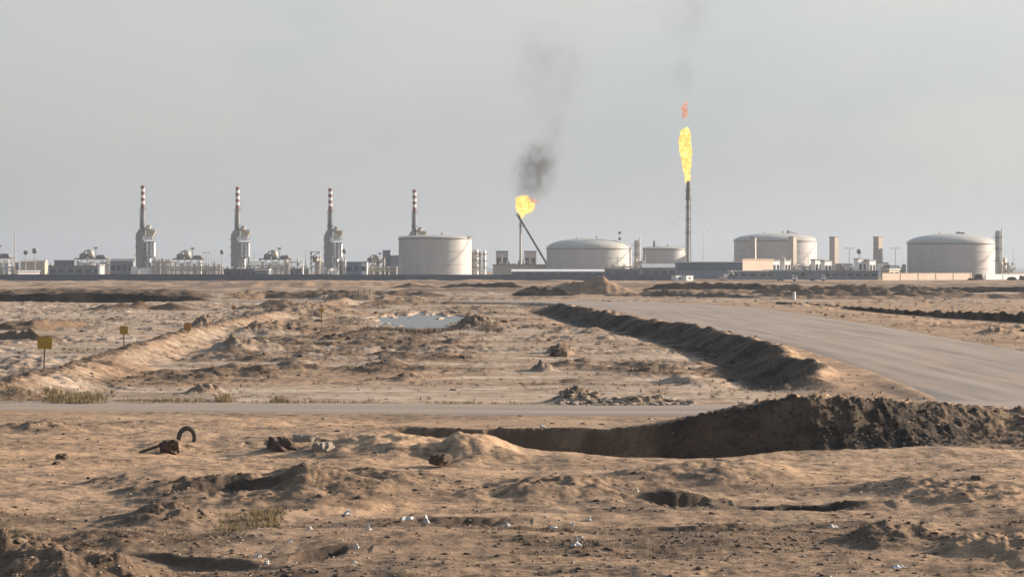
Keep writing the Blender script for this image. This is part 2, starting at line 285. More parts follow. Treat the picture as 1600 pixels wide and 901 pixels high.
def ground_mat(name, attr=True, dark=0.0, warm=0.0, salt=0.0, damp_shade=0.0):
    m, n, l, p = nodes_of(name)
    g = n.new("ShaderNodeNewGeometry")
    def noise(scale, detail=5, rough=0.6, sc=(1, 1, 1), dist=0.0):
        mp = n.new("ShaderNodeMapping"); mp.inputs['Scale'].default_value = sc
        t = n.new("ShaderNodeTexNoise"); t.inputs['Scale'].default_value = scale; t.inputs['Detail'].default_value = detail; t.inputs['Roughness'].default_value = rough
        t.inputs['Distortion'].default_value = dist
        l.new(g.outputs['Position'], mp.inputs[0]); l.new(mp.outputs[0], t.inputs[0]); return t.outputs[0]
    def math_(op, a, b=None, c=None):
        q = n.new("ShaderNodeMath"); q.operation = op; q.use_clamp = op in ('MULTIPLY_ADD',)
        for i, v in enumerate((a, b, c)):
            if v is None: continue
            if isinstance(v, (int, float)): q.inputs[i].default_value = v
            else: l.new(v, q.inputs[i])
        return q.outputs[0]
    def ramp(v, a, b):
        q = n.new("ShaderNodeMapRange"); q.inputs['From Min'].default_value = a; q.inputs['From Max'].default_value = b
        l.new(v, q.inputs[0]); return q.outputs[0]
    def mix(f, a, b):
        q = n.new("ShaderNodeMixRGB")
        for i, v in enumerate((f, a, b)):
            if isinstance(v, (int, float)): q.inputs[i].default_value = v
            elif isinstance(v, tuple): q.inputs[i].default_value = (*v, 1)
            else: l.new(v, q.inputs[i])
        return q.outputs[0]
    n1, n2, n3, n4 = noise(0.16, 6), noise(1.1, 7, 0.65, (0.55, 1, 1)), noise(7, 6, 0.7), noise(0.035, 4, .6)
    if attr:
        at_ = n.new("ShaderNodeAttribute"); at_.attribute_name = 'ground_mask'
        sp = n.new("ShaderNodeSeparateColor"); l.new(at_.outputs['Color'], sp.inputs[0])
        dk, sa, wa, da = sp.outputs[0], sp.outputs[1], sp.outputs[2], at_.outputs['Alpha']
    else:
        dk, sa, wa, da = dark, salt, warm, damp_shade
    c = mix(ramp(n1, .35, .65), (0.400, 0.268, 0.168), (0.485, 0.337, 0.217))
    c = mix(math_('MULTIPLY', ramp(n2, .42, .62), 0.55), c, (0.255, 0.172, 0.114))
    c = mix(math_('MULTIPLY', wa, math_('MULTIPLY', ramp(n2, .75, .35), 0.9)), c, (0.540, 0.350, 0.205))
    c = mix(math_('MULTIPLY', sa, ramp(n2, .62, .40)), c, (0.510, 0.435, 0.350))
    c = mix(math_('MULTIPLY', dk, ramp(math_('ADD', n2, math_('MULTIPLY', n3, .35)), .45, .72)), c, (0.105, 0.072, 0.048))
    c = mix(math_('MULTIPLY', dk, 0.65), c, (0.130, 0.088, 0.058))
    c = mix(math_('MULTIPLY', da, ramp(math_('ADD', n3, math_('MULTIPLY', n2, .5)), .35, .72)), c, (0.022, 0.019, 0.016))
    c = mix(math_('MULTIPLY', da, 0.88), c, (0.031, 0.0255, 0.0205))  # wet earth tone, blackened further to stand in for shade
    n5, n6 = noise(3.2, 6, .75, (0.6, 1, 1)), noise(0.33, 5, .65, (0.4, 1, 1))
    c = mix(math_('MULTIPLY', ramp(n6, .46, .64), 0.52), c, (0.232, 0.168, 0.112))
    sk = math_('MULTIPLY', ramp(math_('ADD', n5, math_('MULTIPLY', n3, .45)), .70, .80), ramp(n6, .34, .54))
    c = mix(math_('MULTIPLY', sk, 0.78), c, (0.105, 0.070, 0.045))
    sh = n.new("ShaderNodeHueSaturation"); l.new(c, sh.inputs['Color']); l.new(math_('MULTIPLY_ADD', n3, 0.5, 0.75), sh.inputs['Value'])
    l.new(sh.outputs[0], p.inputs['Base Color'])
    p.inputs['Roughness'].default_value = 0.95; p.inputs['Specular IOR Level'].default_value = 0.15
    b = n.new("ShaderNodeBump"); b.inputs['Strength'].default_value = 0.55; b.inputs['Distance'].default_value = 0.12
    l.new(math_('MULTIPLY', math_('ADD', math_('ADD', n2, math_('MULTIPLY', n5, 0.55)), math_('MULTIPLY', n3, 0.45)), math_('SUBTRACT', 1.0, math_('MULTIPLY', sa, 0.8))), b.inputs['Height']); l.new(b.outputs[0], p.inputs['Normal'])
    return m
M['ground'] = ground_mat('desert_ground')
M['bank_dark'] = ground_mat('dark_bank_earth', False, 0.95, 0, 0, 0.95)  # dark wet earth, with the shade of the bank faces painted in
M['bank_brown'] = ground_mat('brown_bank_earth', False, 0.60, 0.1, 0, 0.15)
M['bank_sand'] = ground_mat('sandy_bank_earth', False, 0.05, 0.55, 0.1, 0)
M['bank_mid'] = ground_mat('mixed_bank_earth', False, 0.35, 0.3, 0, 0)

def road_mat():
    m, n, l, p = nodes_of('dusty_road')
    tc = n.new("ShaderNodeUVMap"); tc.uv_map = 'along'
    def noise(scale, sc, det=4):
        mp = n.new("ShaderNodeMapping"); mp.inputs['Scale'].default_value = sc
        t = n.new("ShaderNodeTexNoise"); t.inputs['Scale'].default_value = scale; t.inputs['Detail'].default_value = det
        l.new(tc.outputs[0], mp.inputs[0]); l.new(mp.outputs[0], t.inputs[0]); return t.outputs[0]
    a, b, c = noise(0.9, (0.03, 1, 1)), noise(0.35, (0.25, 1, 1), 5), noise(9, (1, 1, 1), 5)
    r1 = n.new("ShaderNodeValToRGB"); r1.color_ramp.elements[0].position = .35; r1.color_ramp.elements[1].position = .68
    r1.color_ramp.elements[0].color = (0.205, 0.176, 0.150, 1); r1.color_ramp.elements[1].color = (0.335, 0.280, 0.228, 1)
    l.new(a, r1.inputs[0])
    mx = n.new("ShaderNodeMixRGB"); mx.inputs[2].default_value = (0.325, 0.250, 0.185, 1)
    mr = n.new("ShaderNodeMapRange"); mr.inputs['From Min'].default_value = .48; mr.inputs['From Max'].default_value = .72; mr.inputs['To Max'].default_value = .9
    l.new(b, mr.inputs[0]); l.new(mr.outputs[0], mx.inputs[0]); l.new(r1.outputs[0], mx.inputs[1])
    hs = n.new("ShaderNodeHueSaturation"); ma = n.new("ShaderNodeMath"); ma.operation = 'MULTIPLY_ADD'; ma.inputs[1].default_value = .3; ma.inputs[2].default_value = .85
    l.new(c, ma.inputs[0]); l.new(ma.outputs[0], hs.inputs['Value']); l.new(mx.outputs[0], hs.inputs['Color']); l.new(hs.outputs[0], p.inputs['Base Color'])
    bp = n.new("ShaderNodeBump"); bp.inputs['Strength'].default_value = .3; bp.inputs['Distance'].default_value = .04
    l.new(c, bp.inputs['Height']); l.new(bp.outputs[0], p.inputs['Normal'])
    p.inputs['Roughness'].default_value = 0.9; p.inputs['Specular IOR Level'].default_value = .2
    return m
M['road'] = road_mat()
def water_mat(name, col, rough, bump):
    m, n, l, p = nodes_of(name)
    p.inputs['Base Color'].default_value = (*col, 1); p.inputs['Roughness'].default_value = rough
    g = n.new("ShaderNodeNewGeometry"); t = n.new("ShaderNodeTexNoise"); t.inputs['Scale'].default_value = 1.5; t.inputs['Detail'].default_value = 3
    b = n.new("ShaderNodeBump"); b.inputs['Strength'].default_value = bump; b.inputs['Distance'].default_value = .05
    l.new(g.outputs['Position'], t.inputs[0]); l.new(t.outputs[0], b.inputs['Height']); l.new(b.outputs[0], p.inputs['Normal'])
    return m
M['pond'] = water_mat('pond_water', (0.13, 0.125, 0.11), 0.34, 0.3)
M['sea'] = water_mat('sea_water', (0.06, 0.10, 0.11), 0.25, 0.6)

# ------------------------------------------------------------------ mesh helpers
def link_mesh(name, verts, faces, m, parent=None, smooth=False, loc=(0, 0, 0)):
    me = bpy.data.meshes.new(name); me.from_pydata(verts, [], faces); me.update()
    if smooth: me.polygons.foreach_set('use_smooth', [True] * len(me.polygons))
    o = bpy.data.objects.new(name, me); COL.objects.link(o); o.location = loc
    for k in (m if isinstance(m, (list, tuple)) else [m]): me.materials.append(k)
    if parent is not None: o.parent = parent
    return o
class MB:
    def __init__(s): s.v, s.f, s.mi = [], [], []
    def add(s, v, f, mi=0):
        k = len(s.v); s.v += [tuple(map(float, p)) for p in v]; s.f += [tuple(i + k for i in q) for q in f]; s.mi += [mi] * len(f); return s
    def box(s, x0, x1, y0, y1, z0, z1, rot=0.0, mi=0, taper=1.0):
        cx, cy = (x0 + x1) / 2, (y0 + y1) / 2; c, q = math.cos(rot), math.sin(rot); v = []
        for z, k in ((z0, 1.0), (z1, taper)):
            for x, y in ((x0, y0), (x1, y0), (x1, y1), (x0, y1)):
                dx, dy = (x - cx) * k, (y - cy) * k; v.append((cx + dx * c - dy * q, cy + dx * q + dy * c, z))
        return s.add(v, [(3, 2, 1, 0), (4, 5, 6, 7), (0, 1, 5, 4), (1, 2, 6, 5), (2, 3, 7, 6), (3, 0, 4, 7)], mi)
    def bar(s, p0, p1, r0, r1=None, n=8, mi=0, cap=True):
        r1 = r0 if r1 is None else r1
        a, b = Vector(p0), Vector(p1); q = (b - a).to_track_quat('Z', 'Y'); v, f = [], []
        for p, r in ((a, r0), (b, r1)):
            for i in range(n):
                t = 2 * math.pi * (i + .5) / n; v.append(p + q @ Vector((r * math.cos(t), r * math.sin(t), 0)))
        f = [(i, (i + 1) % n, n + (i + 1) % n, n + i) for i in range(n)]
        if cap: f += [tuple(range(n))[::-1], tuple(range(n, 2 * n))]
        return s.add(v, f, mi)
    def lathe(s, prof, n=24, c=(0, 0), mi=0):
        v, f = [], []
        for r, z in prof:
            for i in range(n):
                t = 2 * math.pi * i / n; v.append((c[0] + r * math.cos(t), c[1] + r * math.sin(t), z))
        for j in range(len(prof) - 1):
            for i in range(n): f.append((j * n + i, j * n + (i + 1) % n, (j + 1) * n + (i + 1) % n, (j + 1) * n + i))
        return s.add(v, f, mi)
    def ball(s, c, rx, ry, rz, nu=14, nv=8, mi=0):
        v, f = [], []
        for j in range(nv + 1):
            a = math.pi * j / nv
            for i in range(nu):
                b = 2 * math.pi * i / nu; v.append((c[0] + rx * math.sin(a) * math.cos(b), c[1] + ry * math.sin(a) * math.sin(b), c[2] - rz * math.cos(a)))
        for j in range(nv):
            for i in range(nu): f.append((j * nu + i, j * nu + (i + 1) % nu, (j + 1) * nu + (i + 1) % nu, (j + 1) * nu + i))
        return s.add(v, f, mi)
    def build(s, name, m, parent=None, smooth=False, loc=(0, 0, 0)):
        o = link_mesh(name, s.v, s.f, m, parent, False, loc)
        o.data.polygons.foreach_set('material_index', s.mi)
        if smooth:
            o.data.polygons.foreach_set('use_smooth', [True] * len(s.f))
            try: o.data.set_sharp_from_angle(angle=R(38))
            except Exception: pass
        return o
def tag(o, label=None, cat=None, group=None, kind=None):
    if label: o['label'] = label
    if cat: o['category'] = cat
    if group: o['group'] = group
    if kind: o['kind'] = kind
    return o
def thing(name, px, D, label, cat, group=None, z=0.0, rot=0.0):
    o = bpy.data.objects.new(name, None); COL.objects.link(o); o.empty_display_size = 0.5
    o.location = (X(px, D), D, z); o.rotation_euler = (0, 0, rot)
    return tag(o, label, cat, group)
def copy_tree(o, parent=None):
    c = o.copy(); COL.objects.link(c); c.parent = parent
    for ch in list(o.children): copy_tree(ch, c)
    return c

# ------------------------------------------------------------------ the ground sheet
def grid_mesh(name, xs, ys, zs, m, mask=None, uv=None):
    nr, nc = xs.shape; nv = nr * nc
    me = bpy.data.meshes.new(name); me.vertices.add(nv)
    co = np.stack([xs, ys, zs], -1).astype(np.float32).reshape(-1); me.vertices.foreach_set('co', co)
    i = np.arange(nr * nc).reshape(nr, nc)
    q = np.stack([i[:-1, :-1], i[:-1, 1:], i[1:, 1:], i[1:, :-1]], -1).reshape(-1, 4).astype(np.int32)
    nf = len(q); me.loops.add(nf * 4); me.loops.foreach_set('vertex_index', q.reshape(-1))
    me.polygons.add(nf); me.polygons.foreach_set('loop_start', np.arange(0, nf * 4, 4, dtype=np.int32))
    me.polygons.foreach_set('use_smooth', np.ones(nf, bool))
    me.update(calc_edges=True)
    if mask is not None:
        a = me.attributes.new('ground_mask', 'FLOAT_COLOR', 'POINT'); a.data.foreach_set('color', mask.astype(np.float32).reshape(-1))
    if uv is not None:
        u = me.uv_layers.new(name='along'); u.data.foreach_set('uv', uv.reshape(-1, 2)[q.reshape(-1)].astype(np.float32).reshape(-1))
    me.materials.append(m)
    o = bpy.data.objects.new(name, me); COL.objects.link(o); return o
def rows():
    d, out = 9.0, []
    while d < 40: out.append(d); d *= 1.012
    while d < 125: out.append(d); d *= 1.0015
    while d < 460: out.append(d); d *= 1.0030
    while d < 1000: out.append(d); d *= 1.006
    while d < 14000: out.append(d); d *= 1.06
    return np.array(out)
tu = np.concatenate([np.linspace(-2.2, -0.30, 60)[:-1], np.linspace(-0.30, 0.30, 1300), np.linspace(0.30, 2.2, 60)[1:]])
dd = rows()
gx, gy = dd[:, None] * tu[None, :], np.repeat(dd[:, None], len(tu), 1)
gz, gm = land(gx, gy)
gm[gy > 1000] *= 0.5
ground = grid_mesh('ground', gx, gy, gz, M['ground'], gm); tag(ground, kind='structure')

def make_road(name, pts, zf, uend=1.0):
    pts = np.array(pts); seg = np.hypot(*(pts[1:, :2] - pts[:-1, :2]).T); s = np.concatenate([[0], np.cumsum(seg)])
    # smooth the polyline
    ss = np.arange(0, s[-1], 0.8); cx = np.interp(ss, s, pts[:, 0]); cy = np.interp(ss, s, pts[:, 1]); hw = np.interp(ss, s, pts[:, 2])
    k = np.ones(15) / 15
    def sm(a): return np.convolve(np.pad(a, 7, mode='edge'), k, 'valid')
    cx, cy, hw = sm(cx), sm(cy), sm(hw)
    tx, ty = np.gradient(cx), np.gradient(cy); L = np.hypot(tx, ty); nx, ny = ty / L, -tx / L
    t = np.linspace(-1, 1, 41)
    wob = 0.35 * fbm(ss, ss * 0, 5, 3, 7)
    off = t[None, :] * (hw + 0.15 + wob)[:, None]
    xs, ys = cx[:, None] + nx[:, None] * off, cy[:, None] + ny[:, None] * off
    zs = zf(ys) + 0.03 - 0.10 * np.abs(t[None, :]) ** 10 + 0.012 * fbm(off, ss[:, None] * .05 + off * 0, .9, 2, 3)
    uv = np.stack([np.repeat(ss[:, None], 41, 1), off], -1)
    o = grid_mesh(name, xs, ys, zs, M['road'], None, uv); tag(o, kind='structure'); return o
make_road('cross_road', ROAD1, lambda y: 0.10 + 0 * y)
make_road('wide_road', ROAD2, lambda y: road2_z(y) + 0.005)

# pond and sea
px_, py_ = at(655, 499)
w = MB(); w.add([(px_ - 9, py_ - 50, -0.17), (px_ + 9, py_ - 50, -0.17), (px_ + 9, py_ + 50, -0.17), (px_ - 9, py_ + 50, -0.17)], [(0, 1, 2, 3)])
tag(w.build('pond_water', M['pond']), kind='structure')
w = MB(); w.add([(-26000, 2600, -1.2), (26000, 2600, -1.2), (26000, 13900, -1.2), (-26000, 13900, -1.2)], [(0, 1, 2, 3)])
tag(w.build('sea_water', M['sea']), kind='structure')

# earth banks in the middle distance: crest points px, py at distance D
def bank(pts, front, back, m, rough=0.3, seed=1, step=0.6, name='earth_bank'):
    pts = np.array([(X(p, D), D, Z(y, D)) for p, y, D in pts]); seg = np.hypot(*(pts[1:, :2] - pts[:-1, :2]).T); s = np.concatenate([[0], np.cumsum(seg)])
    ss = np.arange(0, s[-1] + step, step); cx, cy, cz = (np.interp(ss, s, pts[:, k]) for k in range(3))
    end = np.minimum(1, np.minimum(ss, ss[-1] - ss) / (front + 2.0)) ** 0.6
    cz = (cz * (1 + 0.22 * rough * fbm(ss, ss * 0 + seed, 9, 4, seed)) + rough * 0.45 * fbm(ss, ss * 0 + 3, 3, 3, seed + 9)) * end
    t = np.concatenate([np.linspace(-1.15, 0, 15), np.linspace(0, 1.15, 10)[1:]])
    h = np.where(t < 0, 1 - sstep(0, 1.0, -t) - .0, 1 - sstep(0, 1.0, t))
    w = np.where(t < 0, front, back)
    front = front * (0.62 if m is M['bank_dark'] else 1)
    w = np.where(t < 0, front, back)
    jut = 1 + 0.35 * fbm(ss, ss * 0, 5, 3, seed + 2)
    xs = np.repeat(cx[:, None], len(t), 1); ys = cy[:, None] + t[None, :] * w[None, :] * jut[:, None] + 0.7 * rough * fbm(ss, ss * 0, 6, 3, seed + 5)[:, None]
    zs = cz[:, None] * h[None, :] - 0.25 * (np.abs(t[None, :]) > 1.0) - 0.02
    zs = zs + rough * 0.45 * fbm(xs, ys * 1.6, 1.8, 4, seed + 3) * h[None, :] * np.clip(cz, 0, 1.4)[:, None]
    ys = ys + rough * 0.5 * fbm(xs, zs * 2, 1.6, 3, seed + 4) * (h * (1 - h) * 4)[None, :]
    o = grid_mesh(name, xs, ys, zs, m); tag(o, kind='structure'); return o
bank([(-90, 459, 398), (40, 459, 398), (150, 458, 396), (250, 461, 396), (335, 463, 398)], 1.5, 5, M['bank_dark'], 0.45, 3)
bank([(-90, 452, 520), (120, 451, 520), (330, 453, 520)], 4, 8, M['bank_brown'], 0.5, 5, 1.0)
bank([(-90, 443, 760), (100, 443, 760), (350, 444, 760)], 6, 12, M['bank_mid'], 0.5, 8, 1.5)
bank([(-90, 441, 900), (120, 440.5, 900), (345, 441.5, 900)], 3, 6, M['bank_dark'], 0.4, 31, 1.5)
bank([(-90, 455, 450), (60, 456, 450), (200, 455, 450), (345, 457, 450)], 3, 5, M['bank_brown'], 0.8, 32, .8)
bank([(130, 478, 330), (180, 475, 330), (240, 474, 332), (310, 476, 332)], 2.5, 6, M['bank_brown'], 0.9, 33, .6)
bank([(345, 458, 470), (420, 455, 480), (520, 454, 480), (640, 456, 480), (700, 458, 480)], 2.5, 6, M['bank_brown'], 1.0, 34, .6)
bank([(360, 478, 330), (410, 470, 330), (450, 472, 330), (500, 478, 335)], 3, 6, M['bank_mid'], 1.0, 35, .5)
bank([(560, 471, 370), (620, 468, 375), (690, 470, 380), (760, 472, 380)], 2.5, 5, M['bank_brown'], 0.9, 36, .5)
bank([(940, 458, 470), (1020, 455, 470), (1100, 457, 460), (1190, 460, 450)], 3, 5, M['bank_brown'], 0.9, 37, .6)
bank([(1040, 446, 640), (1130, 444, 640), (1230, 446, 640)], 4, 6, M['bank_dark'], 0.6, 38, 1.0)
bank([(1180, 456, 470), (1290, 453, 470), (1420, 455, 470), (1530, 458, 470)], 3, 5, M['bank_brown'], 1.0, 39, .6)
bank([(1440, 461, 440), (1530, 459, 440), (1680, 460, 440)], 4, 5, M['bank_mid'], 0.7, 40, .8)
bank([(335, 443, 690), (360, 439, 690), (480, 438, 690), (600, 440, 690), (650, 441, 690), (705, 446, 690)], 11, 10, M['bank_sand'], 0.35, 11, 1.2)
bank([(600, 447, 640), (640, 442, 640), (690, 447, 640)], 4, 6, M['bank_brown'], 0.7, 12, 0.8)
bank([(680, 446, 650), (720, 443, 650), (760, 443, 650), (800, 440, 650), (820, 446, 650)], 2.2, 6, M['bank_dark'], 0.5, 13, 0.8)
bank([(795, 452, 500), (815, 443, 500), (850, 444, 500), (880, 442, 500), (905, 441, 498), (935, 436, 498), (955, 437, 498), (975, 443, 498), (1005, 454, 498)], 7, 8, M['bank_mid'], 0.8, 14, 0.5)
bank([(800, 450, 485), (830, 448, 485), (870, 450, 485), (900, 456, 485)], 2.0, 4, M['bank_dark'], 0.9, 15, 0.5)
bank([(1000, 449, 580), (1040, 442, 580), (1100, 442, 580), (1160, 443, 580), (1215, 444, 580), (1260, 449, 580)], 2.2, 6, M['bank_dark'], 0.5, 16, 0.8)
bank([(985, 455, 520), (1060, 452, 520), (1150, 453, 520), (1210, 456, 520)], 4, 5, M['bank_mid'], 0.6, 17, 0.8)
bank([(1165, 452, 500), (1200, 446, 500), (1260, 447, 500), (1330, 445, 500), (1400, 446, 500), (1460, 449, 500), (1520, 454, 500)], 3, 6, M['bank_brown'], 0.8, 18, 0.6)
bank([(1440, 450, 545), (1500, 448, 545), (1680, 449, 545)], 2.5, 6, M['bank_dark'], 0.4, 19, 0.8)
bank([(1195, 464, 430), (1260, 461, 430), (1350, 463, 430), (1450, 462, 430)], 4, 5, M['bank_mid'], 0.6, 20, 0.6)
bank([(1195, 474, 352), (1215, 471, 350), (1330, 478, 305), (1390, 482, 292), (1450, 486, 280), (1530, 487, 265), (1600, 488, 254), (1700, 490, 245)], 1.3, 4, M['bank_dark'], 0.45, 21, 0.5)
bank([(340, 462, 430), (420, 458, 440), (520, 457, 440), (620, 459, 440)], 2.5, 6, M['bank_brown'], 0.9, 23, 0.7)
bank([(-60, 505, 226), (60, 503, 226), (130, 502, 232), (185, 509, 232)], 3, 5, M['bank_brown'], 1.0, 24, 0.5)
bank([(-60, 522, 196), (20, 517, 196), (60, 519, 192), (110, 527, 192)], 2.0, 4, M['bank_brown'], 1.0, 25, 0.4)
bank([(120, 507, 260), (180, 502, 262), (215, 508, 262)], 2.0, 6, M['bank_brown'], 0.8, 26, 0.5)
bank([(715, 503, 262), (740, 497, 262), (775, 499, 264), (785, 505, 264)], 2.0, 4, M['bank_dark'], 0.8, 27, 0.4)

# ------------------------------------------------------------------ ground cover: clods, scrub, dry grass
rng = np.random.default_rng(7); random.seed(7)
def ico():
    t = (1 + 5 ** .5) / 2
    v = np.array([(-1, t, 0), (1, t, 0), (-1, -t, 0), (1, -t, 0), (0, -1, t), (0, 1, t), (0, -1, -t), (0, 1, -t), (t, 0, -1), (t, 0, 1), (-t, 0, -1), (-t, 0, 1)]) / (1 + t * t) ** .5
    f = np.array([(0, 11, 5), (0, 5, 1), (0, 1, 7), (0, 7, 10), (0, 10, 11), (1, 5, 9), (5, 11, 4), (11, 10, 2), (10, 7, 6), (7, 1, 8), (3, 9, 4), (3, 4, 2), (3, 2, 6), (3, 6, 8), (3, 8, 9), (4, 9, 5), (2, 4, 11), (6, 2, 10), (8, 6, 7), (9, 8, 1)])
    return v, f
def tri_mesh(name, v, f, m, smooth=False):
    me = bpy.data.meshes.new(name); me.vertices.add(len(v)); me.vertices.foreach_set('co', v.astype(np.float32).reshape(-1))
    nf = len(f); me.loops.add(nf * 3); me.loops.foreach_set('vertex_index', f.astype(np.int32).reshape(-1))
    me.polygons.add(nf); me.polygons.foreach_set('loop_start', np.arange(0, nf * 3, 3, dtype=np.int32)); me.update(calc_edges=True)
    me.materials.append(m); o = bpy.data.objects.new(name, me); COL.objects.link(o); return o
def scatter_points(n, d0, d1, weight, over=3):
    """points spread evenly over the picture's ground, kept by a weight function"""
    inv = rng.uniform(1 / d1, 1 / d0, n * over); y = 1 / inv; x = rng.uniform(-0.27, 0.27, n * over) * y
    z, mk = land(x, y); w_ = weight(x, y, z, mk); k = rng.random(n * over) < w_
    d1_, _, v1 = polydist(x, y, ROAD1); d2_, _, v2 = polydist(x, y, ROAD2)
    k &= (d1_ > v1[..., 0] + .3) & (d2_ > v2[..., 0] + .3)
    return x[k][:n], y[k][:n], z[k][:n]
def clods(name, n, d0, d1, weight, smin, smax, m, label, cat, over=3):
    x, y, z = scatter_points(n, d0, d1, weight, over); iv, jf = ico(); n = len(x)
    s = smin * (smax / smin) ** (rng.random(n) ** 2.2) * np.clip(y / 90, 0.6, 3.0)
    sc = np.stack([s * rng.uniform(.8, 1.5, n), s * rng.uniform(.8, 1.3, n), s * rng.uniform(.35, .7, n)], -1)
    v = iv[None] * (1 + 0.28 * rng.standard_normal((n, 12, 1))) * sc[:, None, :]
    a = rng.uniform(0, 6.28, n); c, q = np.cos(a)[:, None], np.sin(a)[:, None]
    vx, vy = v[..., 0] * c - v[..., 1] * q, v[..., 0] * q + v[..., 1] * c
    v = np.stack([vx + x[:, None], vy + y[:, None], v[..., 2] + (z + s * .04)[:, None]], -1)
    f = (jf[None] + (np.arange(n) * 12)[:, None, None]).reshape(-1, 3)
    return tag(tri_mesh(name, v.reshape(-1, 3), f, m), label, cat, kind='stuff')
def tufts(name, x, y, z, h, m, label, cat, blades=16, spread=0.35, lean=0.6):
    n = len(x); k = blades
    a = rng.uniform(0, 6.28, (n, k)); r = h[:, None] * spread * rng.random((n, k)); bl = h[:, None] * rng.uniform(.5, 1.1, (n, k))
    bx, by = x[:, None] + r * np.cos(a), y[:, None] + r * np.sin(a); a2 = a + rng.normal(0, .6, (n, k)); ln = bl * lean * rng.random((n, k))
    wd = bl * 0.055; ca, sa = np.cos(a2 + 1.57) * wd, np.sin(a2 + 1.57) * wd
    zb = np.repeat(z[:, None], k, 1) - 0.02
    v = np.stack([np.stack([bx - ca, by - sa, zb], -1), np.stack([bx + ca, by + sa, zb], -1), np.stack([bx + ln * np.cos(a2), by + ln * np.sin(a2), zb + bl], -1)], 2)
    f = np.arange(n * k * 3).reshape(-1, 3)
    return tag(tri_mesh(name, v.reshape(-1, 3), f, m), label, cat, kind='stuff')
clods('pebble_scatter', 7000, 42, 98, lambda x, y, z, k: 0.35 + 0.5 * k[:, 0], 0.014, 0.075, M['stone'], 'small dusty stones scattered over the sandy ground nearest the road', 'stones')
clods('dark_clod_scatter', 14000, 42, 420, lambda x, y, z, k: 0.03 + 0.95 * np.maximum(k[:, 0] ** 1.2, k[:, 3] * .8), 0.020, 0.135, M['darkclod'], 'dark brown earth clods strewn over mounds and rough ground', 'clods')
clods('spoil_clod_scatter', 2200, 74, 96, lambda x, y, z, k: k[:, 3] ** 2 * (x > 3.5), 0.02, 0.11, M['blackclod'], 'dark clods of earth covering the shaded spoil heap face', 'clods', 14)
x, y, z = scatter_points(9000, 43, 97, lambda x, y, z, k: 0.05 + (0.22 + 0.8 * k[:, 0]) * sstep(-.1, .35, fbm(x * .5, y, 3, 4, 77)))
tufts('low_scrub', x, y, z, rng.uniform(.025, .085, len(x)) * np.clip(.6 + 1.3 * land(x, y)[1][:, 0], .6, 1.6), M['scrub'], 'low grey brown scrub growing over the sand and earth mounds', 'scrub', 14, 1.3, 1.5)
x, y, z = scatter_points(11000, 104, 520, lambda x, y, z, k: 0.02 + (.12 + 0.9 * k[:, 0]) * sstep(-.05, .3, fbm(x * .35, y, 7, 4, 79)))
tufts('salt_scrub', x, y, z, rng.uniform(.08, .30, len(x)) * np.clip(y / 160, .8, 1.8), M['scrub'], 'dark salt scrub scattered across the flats beyond the cross road', 'scrub', 16, .8, .8)
# dry grass beside the cross road
gxs, gys, gh = [], [], []
for p0, p1, q0, q1, n, hh in ((-40, 70, 622, 633, 330, .20), (60, 170, 618, 633, 620, .34), (180, 330, 627, 633, 380, .2), (338, 362, 622, 631, 60, .4), (420, 450, 627, 632, 60, .35), (330, 620, 628, 633, 160, .2), (380, 450, 795, 820, 260, .16), (330, 400, 800, 835, 160, .14), (640, 760, 630, 635, 60, .2)):
    for _ in range(n):
        px, py = p0 + (p1 - p0) * (random.random() + random.random()) / 2, random.uniform(q0, q1); a, b = at(px, py, .05); gxs.append(a); gys.append(b); gh.append(hh * random.uniform(.5, 1.15))
tx, ty = [], []
for _ in range(420):
    px = random.uniform(560, 785); py = 517 + 3 * math.sin(px * .05) + random.gauss(0, 1.6) - (6 if px > 725 else 0) * random.random(); a, b = at(px, py); tx.append(a); ty.append(b)
tx, ty = np.array(tx), np.array(ty); tz, _ = land(tx, ty)
tufts('reed_fringe', tx, ty, tz, rng.uniform(.15, .55, len(tx)), M['scrub'], 'dark low plants fringing the near edge of the pond', 'reeds', 14, .8, .8)
gxs, gys, gh = map(np.array, (gxs, gys, gh)); gzs, _ = land(gxs, gys)
tufts('dry_grass', gxs, gys, gzs, gh, M['straw'], 'yellow dry grass growing along the verge of the cross road', 'grass', 14, .5, .7)

